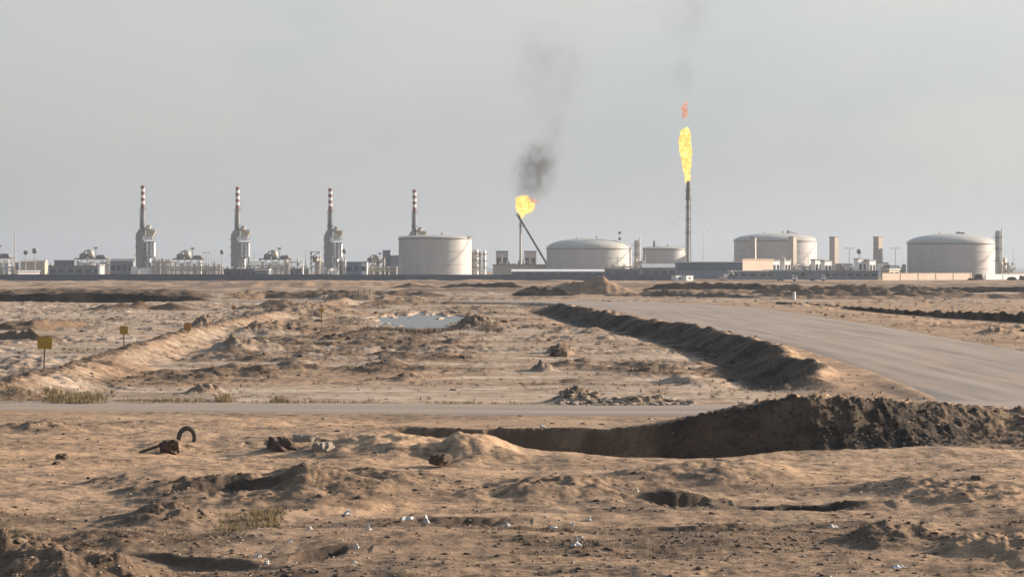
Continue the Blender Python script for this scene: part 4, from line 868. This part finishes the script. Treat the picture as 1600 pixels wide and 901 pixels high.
def column(px, D, pytop, r, label, m, pipe=True, group=None):
    t = thing('process_column', px, D, label, 'process column', 'upright process columns'); h = Z(pytop, D)
    k = MB(); k.lathe([(r, -.1), (r, h - r * .5), (r * .75, h - r * .12), (.05, h)], 18); k.build('shell', m, t, True)
    if pipe: k = MB(); k.bar((r + .55, -.4, 0), (r + .55, -.4, h + 1.4), .38, n=10); k.build('downcomer_pipe', M['white'], t, True)
    if h > 14:
        for q in (.35, .6, .85):
            k = MB(); k.lathe([(r, h * q), (r + 1.3, h * q), (r + 1.3, h * q + .25), (r, h * q + .25)], 16)
            k.lathe([(r + 1.22, h * q + 1.1), (r + 1.3, h * q + 1.1), (r + 1.3, h * q + 1.2), (r + 1.22, h * q + 1.2)], 16); k.build('access_platform', M['dark'], t)
    return t
column(994.5, 1330, 375, 1.3, 'grey process column with white pipe between the broad and the small tank', M['pipe'])
column(1559.5, 1240, 360, 1.5, 'tallest grey column with white pipe beside the largest tank', M['pipe'])
column(1569, 1260, 402, 1.2, 'short cream column crowded against the tallest column', M['cream'], False)
column(742.5, 1260, 389, 1.9, 'grey column touching the lit side of the tall pale tank', M['tank'], False)
column(749.5, 1262, 391, .75, 'slim white column, nearer the tall pale tank of a slim pair', M['white'], False)
column(757, 1262, 391, .9, 'slim white column, farther from the tall pale tank of a slim pair', M['white'], False)
# steel stair tower and pipe rack
D = 1290; s = D / F; t = thing('stair_tower', 493, D, 'open steel stair tower before the third striped chimney', 'steel tower'); k = MB(); W = 7.2 * s
for sx in (-W, W):
    for yy in (-W, W): k.bar((sx, yy, 0), (sx, yy, Z(394, D)), .3, n=5)
k.build('frame', M['pipe'], t)
for py in (394, 402, 410, 418):
    k = MB(); k.box(-W - .3, W + .3, -W, W, Z(py, D), Z(py, D) + .35); k.build('landing', M['steel'], t)
k = MB()
for a, b, q in ((418, 410, 1), (410, 402, -1), (402, 394, 1)): k.bar((-W * q, -W, Z(a, D)), (W * q, -W, Z(b, D)), .28, n=4)
k.build('stair_flight', M['dark'], t)
k = MB(); k.bar((0, 0, Z(410, D)), (0, 0, Z(400, D)), 1.6, n=12); k.build('vessel', M['cream'], t, True)
def rack(px0, px1, py, D, label, roof=True):
    cx = (px0 + px1) / 2; w = (px1 - px0) / 2 / F * D; t = thing('pipe_rack', cx, D, label, 'pipe rack', 'pipe racks of the plant'); h = Z(py, D); k = MB(); n = 7
    for i in range(n):
        xx = -w + 2 * w * i / (n - 1)
        for yy in (-2.5, 2.5): k.bar((xx, yy, 0), (xx, yy, h), .22, n=5)
    for q in (.55, .8): k.box(-w, w, -2.6, 2.6, h * q, h * q + .2)
    k.build('frame', M['pipe'], t)
    k = MB()
    for i, (yy, q, r) in enumerate(((-2, .55, .4), (-.8, .55, .3), (.6, .55, .45), (-1.7, .8, .35), (1.2, .8, .4))): k.bar((-w, yy, h * q + .2 + r), (w, yy, h * q + .2 + r), r, n=8)
    k.build('pipe_run', M['cream'], t, True)
    if roof: k = MB(); k.box(-w - .4, w + .4, -3.2, 3.2, h, h + .45); k.build('roof', M['white'], t)
    return t
rack(239, 267, 406, 1270, 'pipe rack with thin white roof beside the first striped chimney')
rack(386, 452, 412, 1280, 'open pipe rack under the fan deck between two striped chimneys', False)
rack(545, 620, 416, 1275, 'open pipe rack behind the blue shed with white end', False)
rack(270, 345, 415, 1275, 'open pipe rack behind the thin pipe posts', False)
rack(1205, 1300, 415, 1240, 'open pipe rack at the foot of the domed tank', False)
rack(1300, 1410, 417, 1240, 'open pipe rack at the foot of the free square towers', False)
rack(940, 1010, 415, 1290, 'open pipe rack below the broad tank', False)

def skid(px, D, wpx, toppy, label, seed):
    g = np.random.default_rng(seed); s = D / F; w = wpx / 2 * s; h = Z(toppy, D); t = thing('process_skid', px, D, label, 'process unit', 'crowded process skids between the larger units')
    k = MB(); n = max(3, int(w * 2 / 3.2))
    for i in range(n + 1):
        xx = -w + 2 * w * i / n; hh = h * g.uniform(.6, 1)
        for yy in (-3, 3): k.bar((xx, yy, 0), (xx, yy, hh), .17, n=5)
        if i < n: k.bar((xx, -3, g.uniform(.1, .4) * h), (xx + 2 * w / n, -3, g.uniform(.5, .8) * h), .1, n=4)
    for q in (.45, .72): k.box(-w, w, -3.1, 3.1, h * q, h * q + .16)
    k.build('frame', M['pipe'], t)
    xx = -w + 1
    while xx < w - .6:
        r = g.uniform(.5, 1.15); top = h * g.uniform(.45, .95); mm = (M['white'], M['cream'], M['pipe'], M['steel'])[g.integers(0, 4)]
        k = MB(); k.bar((xx, -2.2, .2), (xx, -2.2, top), r, n=10); k.ball((xx, -2.2, top), r, r, r * .5, 10, 5); k.build('vessel', mm, t, True); xx += r * 2 + g.uniform(.3, 2.2)
    for q in (.5, .76, .3):
        yy = g.uniform(-2.8, 1); r = g.uniform(.3, .7); a, b = sorted(g.uniform(-w, w, 2))
        k = MB(); k.bar((a - 1, yy, h * q + r), (b + 1, yy, h * q + r), r, n=8); k.build('pipe', (M['cream'], M['white'], M['pipe'])[g.integers(0, 3)], t, True)
    for i in range(2):
        xx = g.uniform(-w, w); k = MB(); k.bar((xx, 1, 0), (xx, 1, h * g.uniform(1.1, 1.5)), .14, .1, 5); k.build('vent_pipe', M['pipe'], t)
    return t
for i, (px, D, wpx, top, lab) in enumerate(((70, 1300, 34, 411, 'low process skid between the cream shed and the twin dark blocks'), (127, 1300, 40, 407, 'process skid crowding the wider of the dark blue blocks'), (190, 1345, 44, 400, 'process skid whose pipes show above the pitched slate shed'),
    (254, 1300, 34, 401, 'process skid above the white roofed pipe rack'), (332, 1310, 34, 406, 'process skid in the cluster of thin pipe posts'), (392, 1310, 30, 404, 'process skid just past the second striped chimney'), (462, 1310, 34, 403, 'process skid near the white obelisk pole'),
    (503, 1320, 20, 405, 'narrow process skid behind the open stair tower'), (532, 1300, 22, 404, 'narrow process skid between the third chimney and the blue shed'), (582, 1300, 38, 402, 'process skid just past the white end of the blue shed'), (806, 1370, 50, 404, 'process skid seen through the leaning flare boom'),
    (1000, 1310, 20, 402, 'narrow process skid in the gap between the broad and the small tank'), (1230, 1225, 50, 404, 'process skid at the foot of the second square tower'), (1268, 1225, 30, 409, 'process skid before the lit side of the domed tank'), (1322, 1225, 46, 409, 'process skid between the two free square towers'),
    (1396, 1225, 36, 411, 'process skid beyond the last square tower'), (1572, 1230, 26, 408, 'process skid behind the short white wall'), (16, 1290, 30, 404, 'process skid by the tall antenna mast at the picture edge'))): skid(px, D, wpx, top, lab, 300 + i)
# perimeter walls, vehicles near the plant
def wall(px0, px1, py, D, label, m, post=9.0, name='perimeter_wall', cap=True, turn=0.0):
    cx = (px0 + px1) / 2; w = (px1 - px0) / 2 / F * D / math.cos(R(turn)); h = Z(py, D); t = thing(name, cx, D, label, 'wall', None, 0.0, R(turn))
    k = MB(); k.box(-w, w, 0, .35, -.4, h); k.build('panel', m, t)
    k = MB(); xx = -w
    while xx < w: k.box(xx - .3, xx + .3, -.15, .5, -.4, h + .2); xx += post
    k.build('pilaster', m, t)['kind'] = 'stuff'
    if cap: k = MB(); k.box(-w, w, -.1, .45, h, h + .16); k.build('coping', m, t)
    return t
wall(-160, 520, 429, 970, 'grey perimeter wall running before the striped chimneys', M['wall'])
wall(520, 1052, 429.5, 980, 'grey perimeter wall running before the flares and broad tank', M['wall'])
wall(1052, 1225, 438, 985, 'lower grey wall before the dark workshop', M['wall'])
wall(1368, 1532, 427, 1020, 'sunlit beige wall below the largest tank', M['beige'], 12, turn=40)
wall(1532, 1640, 428.5, 1060, 'short white wall beside the dark bushes', M['white'], 12, 'boundary_wall', turn=38)
def truck(px, D, L, label, m1, m2):
    t = thing('box_truck', px, D, label, 'truck', 'white vehicles by the workshop'); zb = ground_z(X(px, D), D)
    k = MB(); k.box(-L, L * .45, -1.2, 1.2, .8, 3.4); k.build('cargo_box', m1, t)
    k = MB(); k.add([(L * .5, -1.1, .7), (L, -1.1, .7), (L, 1.1, .7), (L * .5, 1.1, .7), (L * .5, -1.1, 2.6), (L * .86, -1.1, 2.6), (L * .86, 1.1, 2.6), (L * .5, 1.1, 2.6)], [(3, 2, 1, 0), (4, 5, 6, 7), (0, 1, 5, 4), (1, 2, 6, 5), (2, 3, 7, 6), (3, 0, 4, 7)]); k.build('cab', m2, t)
    k = MB(); k.box(L * .6, L * .82, -1.14, 1.14, 1.6, 2.3); k.build('side_window', M['glass'], t)
    for xx in (-L * .7, -L * .4, L * .7):
        for yy in (-1.05, 1.05): k = MB(); k.bar((xx, yy - .15, .45), (xx, yy + .15, .45), .45, n=12); k.build('wheel', M['rubber'], t)
    return t
def cabin(px0, px1, py0, D, label):
    cx = (px0 + px1) / 2; w = (px1 - px0) / 2 / F * D; w /= math.cos(R(40)); t = thing('site_cabin', cx, D, label, 'site cabin', 'white site cabins by the workshop', 0.0, R(40)); h = Z(py0, D)
    k = MB(); k.box(-w, w, -1.3, 1.3, .25, h); k.build('body', M['white'], t)
    k = MB(); k.box(-w - .1, w + .1, -1.4, 1.4, h, h + .15); k.build('roof', M['white'], t)
    k = MB(); k.box(-w * .3, w * .25, -1.36, -1.2, h * .45, h * .75); k.build('window', M['glass'], t)
    k = MB(); k.box(-w, w, -1.2, 1.2, -.1, .24); k.build('skid', M['dark'], t)
M['whitebright'] = M['white']
cabin(1052.5, 1065, 431, 930, 'white site cabin with small window, standing alone on its skid')
cabin(1068.5, 1080, 431, 930, 'white site cabin close behind another before the dark workshop')
truck(1229, 940, 4.6, 'white box truck parked before the long slate shed', M['bluewall'], M['white'])
truck(1277, 950, 3.6, 'small white truck parked before the longest slate shed', M['bluewall'], M['white'])
# excavator
D = 930; t = thing('excavator', 1130, D, 'pale excavator with raised arm before the dark workshop', 'excavator')
for yy in (-1.0, 1.0): k = MB(); k.box(-1.7, 1.7, yy - .3, yy + .3, .05, .75, taper=.85); k.build('track', M['dark'], t)
k = MB(); k.box(-1.5, 1.2, -1.1, 1.1, .85, 1.7); k.box(-1.6, -.6, -1, 1, 1.7, 2.1); k.build('body', M['cream'], t)
k = MB(); k.box(.1, 1.2, -1.05, 0, 1.7, 3.0, taper=.85); k.build('cab', M['white'], t)
k = MB(); k.bar((1.0, .4, 1.6), (3.2, .4, 4.4), .28, .2, 6); k.bar((3.2, .4, 4.4), (4.4, .4, 2.4), .22, .16, 6); k.build('arm', M['cream'], t)
k = MB(); k.add([(4.2, -.1, 2.5), (4.2, .9, 2.5), (4.9, .9, 1.6), (4.9, -.1, 1.6), (4.0, -.1, 1.5), (4.0, .9, 1.5)], [(0, 1, 2, 3), (0, 3, 4), (1, 5, 2), (3, 2, 5, 4), (0, 4, 5, 1)]); k.build('bucket', M['dark'], t)

# bushes by the white wall
def bush(px, py_top, D, wpx, label, seed):
    t = thing('bush', px, D, label, 'bush', 'dark bushes by the white wall'); h = Z(py_top, D); w = wpx / 2 / F * D; g = np.random.default_rng(seed); n = 420
    v, f = [], []
    for i in range(n):
        a, b = g.uniform(0, 6.28), g.uniform(.0, 1); rr = g.uniform(.35, 1) ** .5
        c = np.array([w * rr * math.cos(a) * (1 - .35 * b), w * .8 * rr * math.sin(a) * (1 - .35 * b), .3 + (h - .3) * b * (.75 + .3 * g.random())])
        u1, u2 = g.normal(size=3), g.normal(size=3); u1 *= .42 / np.linalg.norm(u1); u2 *= .3 / np.linalg.norm(u2)
        q = len(v); v += [c - u1, c + u2, c + u1, c - u2]; f.append((q, q + 1, q + 2, q + 3))
    k = MB(); k.add(v, f); k.build('foliage', M['bush'], t)
    k = MB()
    for i in range(5): a = i * 1.26; k.bar((0, 0, -.05), (w * .5 * math.cos(a), w * .4 * math.sin(a), h * .6), .12, .05, 5)
    k.build('stem', M['rust'], t)
bush(1529, 428, 990, 15, 'dark bush at the end of the sunlit beige wall', 3)
bush(1517, 435, 985, 10, 'low dark bush under the end of the sunlit beige wall', 4)
bush(1581, 433, 990, 16, 'dark bush in front of the short white wall', 5)
bush(1598, 431, 990, 12, 'dark bush at the very edge past the short white wall', 6)

# ------------------------------------------------------------------ signs along the ridge
def sign(px, py_base, py_top, wpx, hpx, m, label, lean=0.0, D=None, turn=0.0):
    x0, y0 = at(px, py_base, .45) if D is None else (X(px, D), D)
    z0 = ground_z(x0, y0); s = y0 / F; t = tag(bpy.data.objects.new('marker_sign', None), label, 'marker sign', 'marker signs along the earth ridge'); COL.objects.link(t)
    t.location = (x0, y0, z0); t.rotation_euler = (0, lean, turn)
    top = Z(py_top, y0) - z0; pl = hpx * s; pw = wpx * s / 2
    k = MB(); k.bar((0, .04, -.25), (0, .04, top - pl * .2), .045, .04, 8); k.build('post', M['rust'], t)
    k = MB(); ch = pl * .12
    out = [(-pw + ch, top - pl), (pw - ch, top - pl), (pw, top - pl + ch), (pw, top - ch), (pw - ch, top), (-pw + ch, top), (-pw, top - ch), (-pw, top - pl + ch)]
    v = [(a, -.02, b) for a, b in out] + [(a, .0, b) for a, b in out]
    k.add(v, [tuple(range(8)), tuple(range(15, 7, -1))] + [((i + 1) % 8, i, 8 + i, 8 + (i + 1) % 8) for i in range(8)]); k.build('plate', m, t)
    k = MB(); k.box(-pw * .7, pw * .7, .002, .04, top - pl * .55, top - pl * .45); k.build('bracket', M['rust'], t)
    return t
sign(68, 583, 526, 23, 19, M['yellow'], 'largest yellow marker sign on a leaning rusty post by the ridge end', R(2.5))
sign(193.5, 549, 509, 13, 13, M['yellow'], 'yellow marker sign, second along the ridge from the cross road')
sign(293, 528, 504, 11, 12, M['orange'], 'orange marker sign beside a small dark peak on the ridge')
sign(365.5, 492, 477, 6, 7, M['orange'], 'small orange marker sign far along the ridge before the sandy bank')
sign(502.5, 500, 481, 7, 7, M['yellow'], 'small dull yellow marker sign nearest the pond', 0)
# posts of an old fence beyond the ridge
for i, (px, py) in enumerate(((511, 470), (519, 469), (527, 468.5), (535, 468), (543, 467.5), (551, 467), (560, 466.5), (569, 466), (578, 466))):
    x0, y0 = at(px, py, .5); z0 = ground_z(x0, y0); t = tag(bpy.data.objects.new('fence_post', None), 'thin dark post in the short row beyond the ridge', 'fence post', 'thin dark fence posts beyond the ridge'); COL.objects.link(t); t.location = (x0, y0, z0)
    k = MB(); k.bar((0, 0, -.3), (.06 * math.sin(i * 2.1), 0, 1.35), .075, .06, 6); k.build('post', M['rust'], t); 
x0, y0 = at(1241, 467, .2); z0 = ground_z(x0, y0); t = tag(bpy.data.objects.new('marker_post', None), 'short thick white marker post on the flats before the brown ridge', 'post'); COL.objects.link(t); t.location = (x0, y0, z0 - .1)
k = MB(); k.bar((0, 0, 0), (0, 0, 1.5), .3, .27, 10); k.build('shaft', M['white'], t); k = MB(); k.ball((0, 0, 1.5), .27, .27, .12); k.build('cap', M['white'], t)

# ------------------------------------------------------------------ things lying on the ground
def place(name, px, py, label, cat, group=None, rot=(0, 0, 0), lift=0.0):
    x0, y0 = at(px, py, .05)
    for _ in range(4): z0 = ground_z(x0, y0); x0, y0 = at(px, py, z0)
    o = tag(bpy.data.objects.new(name, None), label, cat, group); COL.objects.link(o); o.location = (x0, y0, z0 + lift); o.rotation_euler = rot; return o
t = place('half_buried_tyre', 291, 690, 'worn tyre standing half buried in the sand', 'tyre', rot=(0, R(6), R(18)))
v, f = [], []; nu, nv = 28, 14
for i in range(nu):
    a = 2 * math.pi * i / nu
    for j in range(nv):
        b = 2 * math.pi * j / nv; r = .31 + .075 * math.copysign(abs(math.cos(b)) ** .6, math.cos(b)); y_ = .11 * math.copysign(abs(math.sin(b)) ** .6, math.sin(b))
        v.append((r * .92 * math.cos(a), y_, .13 + r * 1.15 * math.sin(a)))
for i in range(nu):
    for j in range(nv): f.append((i * nv + j, ((i + 1) % nu) * nv + j, ((i + 1) % nu) * nv + (j + 1) % nv, i * nv + (j + 1) % nv))
k = MB(); k.add(v, f); k.build('carcass', M['rubber'], t, True)
k = MB()
for i in range(28):
    a = 2 * math.pi * i / 28; c_, s_ = .386 * .92 * math.cos(a), .13 + .386 * 1.15 * math.sin(a)
    k.box(c_ - .009, c_ + .009, -.08, .08, s_ - .009, s_ + .009)
k.build('tread', M['rubber'], t)
def rock(sx, sy, sz, seed, n=3, sharp=.35):
    iv, jf = ico(); V = [Vector(p) for p in iv]; Fc = [tuple(q) for q in jf]
    for _ in range(n):
        cache, NF = {}, []
        def mid_(a, b):
            key = (min(a, b), max(a, b))
            if key not in cache: V.append(((V[a] + V[b]) / 2).normalized()); cache[key] = len(V) - 1
            return cache[key]
        for a, b, c in Fc:
            p, q, r = mid_(a, b), mid_(b, c), mid_(c, a); NF += [(a, p, r), (b, q, p), (c, r, q), (p, q, r)]
        Fc = NF
    A = np.array(V); d = 1 + sharp * fbm(A[:, 0] * 1.2 + seed * 3.1 + A[:, 2], A[:, 1] * 1.2 + A[:, 2] * .7 + seed, 1.0, 4, seed)
    A = np.clip(A * d[:, None], -.82, .9) * np.array([sx, sy, sz]); k = MB(); k.add(A, Fc); return k
t = place('scrap_lump', 264, 696, 'rust brown crumpled scrap lying beside the half buried tyre', 'scrap', rot=(0, R(-8), R(20)), lift=-.08)
rock(.36, .28, .30, 31, 3, .8).build('crumpled_sheet', M['rust'], t); k = MB(); k.bar((-.9, .1, .02), (.2, -.1, .24), .045, n=6); k.bar((-1.0, 0, .03), (-.3, .25, .1), .04, n=6); k.build('bent_bar', M['rust'], t)
ROCKS = [('concrete_slab', 480, 696, .55, .40, .42, 'concrete', 'pale broken concrete lump with a flat face above the sandy hollow', 'concrete lump', 41),
         ('concrete_slab', 505, 700, .45, .35, .22, 'concrete', 'flat pale concrete piece propped against a taller lump', 'concrete lump', 42),
         ('boulder', 440, 700, .62, .42, .42, 'darkclod', 'dark boulder at the shaded end of the broken concrete', 'boulder', 43),
         ('boulder', 96, 717, .22, .2, .2, 'darkclod', 'dark boulder lying alone on open sand, larger of two', 'boulder', 44),
         ('boulder', 88, 725, .14, .12, .11, 'darkclod', 'dark boulder beside a larger one on open sand', 'boulder', 45),
         ('boulder', 872, 553, .65, .6, .45, 'darkclod', 'dark boulder half way across the pale flats', 'boulder', 46),
         ('boulder', 1527, 752, .22, .2, .2, 'darkclod', 'dark boulder on the rough sand past the spoil heap', 'boulder', 47),
         ('boulder', 690, 718, .38, .3, .22, 'darkclod', 'dark boulder lying at the lip of the ditch', 'boulder', 48)]
for nm, px, py, sx, sy, sz, mm, lab, cat, sd in ROCKS:
    o = rock(sx, sy, sz, sd, 3, .5).build(nm, M[mm]); tmp = place('x', px, py, None, None); o.location = tmp.location; o.location.z += sz * .02; o.rotation_euler = (0, 0, sd); bpy.data.objects.remove(tmp); tag(o, lab, cat, 'boulders on the sand' if nm == 'boulder' else 'broken concrete pieces')
# rubble beside the cross road
n = 420; xs_, ys_ = [], []
for i in range(n):
    px, py = random.uniform(870, 1085), random.uniform(624, 633); a, b = at(px, py, .1); xs_.append(a); ys_.append(b)
xs_, ys_ = np.array(xs_), np.array(ys_); zs_, _ = land(xs_, ys_); iv, jf = ico(); sz = .03 + .13 * rng.random(n) ** 2
v = iv[None] * (1 + .38 * rng.standard_normal((n, 12, 1))) * (sz[:, None, None] * np.array([1.6, 1.1, .45])); v = v + np.stack([xs_, ys_, zs_ + sz * .2], -1)[:, None, :]
tag(tri_mesh('rubble_heap', v.reshape(-1, 3), (jf[None] + (np.arange(n) * 12)[:, None, None]).reshape(-1, 3), M['concrete']), 'pale stone rubble strewn in a low heap along the cross road', 'rubble', kind='stuff')

# white litter
LITTER = [(543, 804, 14, 10, 'crumpled white plastic bag on the sand above a dull brown patch'), (485, 827, 10, 7, 'small white plastic scrap below the dry straw patch'), (576, 827, 9, 9, 'small upright white plastic scrap between two larger bags'),
          (665, 817, 12, 17, 'tallest upright white plastic bag beside a grey patch'), (636, 811, 30, 6, 'flat torn pale plastic sheet beside the tallest bag'), (791, 822, 14, 8, 'small white plastic bag by a reddish clod'),
          (900, 853, 17, 16, 'largest crumpled white plastic bag alone near the bottom'), (906, 839, 12, 5, 'flat white scrap just above the largest bag'), (921, 813, 7, 10, 'narrow white scrap beside a dark clod'),
          (893, 821, 12, 8, 'small white bag with a thin strip beside it'), (864, 824, 20, 3, 'thin white plastic strip lying flat'), (853, 773, 17, 6, 'flat white plastic scrap on the dark speckled hummock'),
          (904, 767, 8, 8, 'small round white scrap on the edge of the dark speckled hummock'), (995, 767, 7, 8, 'small white scrap beside the dark mound'), (453, 846, 7, 7, 'tiny white scrap below the dull straw slope'),
          (557, 856, 10, 9, 'dull white scrap beyond the dark hollow'), (417, 880, 10, 7, 'pale scrap in a pair at the bottom edge'), (403, 870, 12, 8, 'dusty pale scrap above its smaller partner at the bottom edge'),
          (554, 879, 11, 4, 'flat pale scrap under the dark hollow'), (1405, 886, 26, 5, 'long pale plastic strip at the bottom edge'), (1303, 823, 18, 5, 'flat pale scrap left on open sand above the scrubby mound'),
          (848, 668, 12, 6, 'pale scrap caught on the ditch rim')]
for i, (px, py, wp, hp, lab) in enumerate(LITTER):
    tmp = place('x', px, py, None, None); y0 = tmp.location.y; s = y0 / F; w2, h2 = wp * s / 2 * .9, hp * s * .8
    lab = lab.replace('left on', 'lying on')
    g = np.random.default_rng(100 + i); nu = 16; v, f = [], []
    for a in range(nu + 1):
        for b in range(nu + 1):
            u_, q_ = a / nu * 2 - 1, b / nu * 2 - 1
            v.append((u_ * w2 * (1.0), q_ * max(w2 * .7, .06), 0))
    v = np.array(v); e = np.clip(1 - (np.abs(v[:, 0]) / w2) ** 2.2, 0, 1) * np.clip(1 - (np.abs(v[:, 1]) / max(w2 * .7, .06)) ** 2.2, 0, 1)
    nz = fbm(v[:, 0] + i * 3, v[:, 1], w2 * .8, 4, i); v[:, 2] = h2 * e * np.clip(.75 + .75 * nz, .1, 1.3) + .004
    v[:, 0] += .3 * w2 * fbm(v[:, 1] + i, v[:, 2] * 2, w2 * 1.2, 3, i + 40); v[:, 1] += .4 * w2 * fbm(v[:, 0] + i, v[:, 2] * 2, w2, 3, i + 60)
    for a in range(nu):
        for b in range(nu): q = a * (nu + 1) + b; f.append((q, q + nu + 1, q + nu + 2, q + 1))
    o = link_mesh('plastic_bag', [tuple(p) for p in v], f, M['plastic'], None, False, tmp.location); bpy.data.objects.remove(tmp)
    o.rotation_euler = (0, 0, g.uniform(-.5, .5)); tag(o, lab, 'litter', 'white plastic litter on the sand')

# ------------------------------------------------------------------ smoke and haze
def smoke_mat(name, density, thr, scale, col=(.10, .095, .09), seed=0.0, grad=0.0):
    m = bpy.data.materials.new(name); m.use_nodes = True; n, l = m.node_tree.nodes, m.node_tree.links; n.clear()
    o = n.new("ShaderNodeOutputMaterial"); p = n.new("ShaderNodeVolumePrincipled"); tc = n.new("ShaderNodeTexCoord")
    p.inputs['Color'].default_value = (*col, 1); p.inputs['Anisotropy'].default_value = .2
    ln = n.new("ShaderNodeVectorMath"); ln.operation = 'LENGTH'; l.new(tc.outputs['Object'], ln.inputs[0])
    fall = n.new("ShaderNodeMapRange"); fall.interpolation_type = 'SMOOTHSTEP'; fall.inputs['From Min'].default_value = 1.0; fall.inputs['From Max'].default_value = .25; l.new(ln.outputs['Value'], fall.inputs[0])
    mp = n.new("ShaderNodeMapping"); mp.inputs['Location'].default_value = (seed, seed * .7, 0); l.new(tc.outputs['Object'], mp.inputs[0])
    t = n.new("ShaderNodeTexNoise"); t.inputs['Scale'].default_value = scale; t.inputs['Detail'].default_value = 5; t.inputs['Roughness'].default_value = .62; t.inputs['Distortion'].default_value = .6; l.new(mp.outputs[0], t.inputs[0])
    mr = n.new("ShaderNodeMapRange"); mr.inputs['From Min'].default_value = thr; mr.inputs['From Max'].default_value = thr + .22; l.new(t.outputs[0], mr.inputs[0])
    a = n.new("ShaderNodeMath"); a.operation = 'MULTIPLY'; l.new(fall.outputs[0], a.inputs[0]); l.new(mr.outputs[0], a.inputs[1])
    b = n.new("ShaderNodeMath"); b.operation = 'MULTIPLY'; b.inputs[1].default_value = density; l.new(a.outputs[0], b.inputs[0]); l.new(b.outputs[0], p.inputs['Density'])
    l.new(p.outputs[0], o.inputs['Volume']); return m
def plume(px, py, wpx, hpx, D, label, m, tilt=0.0):
    k = MB(); k.ball((0, 0, 0), 1, 1, 1, 20, 12); o = k.build('smoke_plume', m, None, True)
    s = D / F; o.location = (X(px, D), D, Z(py, D)); o.scale = (wpx * s / 2, wpx * s / 2 * .8, hpx * s / 2); o.rotation_euler = (0, tilt, 0)
    return tag(o, label, 'smoke', 'smoke drifting from the flares')
plume(836, 270, 88, 128, 1350, 'dark curling smoke puff just above the leaning flare boom', smoke_mat('dark_smoke', .13, .39, 2.4, seed=6.4), R(14))
plume(862, 222, 62, 120, 1350, 'thin upper wisp trailing from the dark curling puff', smoke_mat('wisp_smoke', .022, .38, 2.0, seed=1.7), R(15))
plume(858, 105, 170, 190, 1350, 'faint broad smoke cloud high above the leaning flare boom', smoke_mat('faint_smoke', .011, .41, 2.6, seed=5.2), R(8))
plume(860, 160, 110, 150, 1352, 'very faint smoke veil joining the dark puff to the high cloud', smoke_mat('veil_smoke', .005, .36, 2.2, seed=14.3), R(4))
plume(1068, 116, 52, 84, 1330, 'faint thin smoke rising off the tip of the tall flame', smoke_mat('tip_smoke', .024, .38, 1.7, seed=8.2))
plume(1072, 25, 120, 140, 1330, 'faint wide smoke high above the tall flame', smoke_mat('high_smoke', .010, .40, 1.8, seed=11.0))

hm = bpy.data.materials.new('haze_air'); hm.use_nodes = True; hn, hl = hm.node_tree.nodes, hm.node_tree.links; hn.clear()
ho = hn.new("ShaderNodeOutputMaterial"); hp = hn.new("ShaderNodeVolumePrincipled")
hp.inputs['Color'].default_value = (.44, .50, .58, 1); hp.inputs['Density'].default_value = 0.00014; hp.inputs['Anisotropy'].default_value = 0.25
hl.new(hp.outputs[0], ho.inputs['Volume'])
k = MB(); k.box(-33000, 33000, -50, 15000, -6, 185); tag(k.build('haze', hm), kind='stuff')
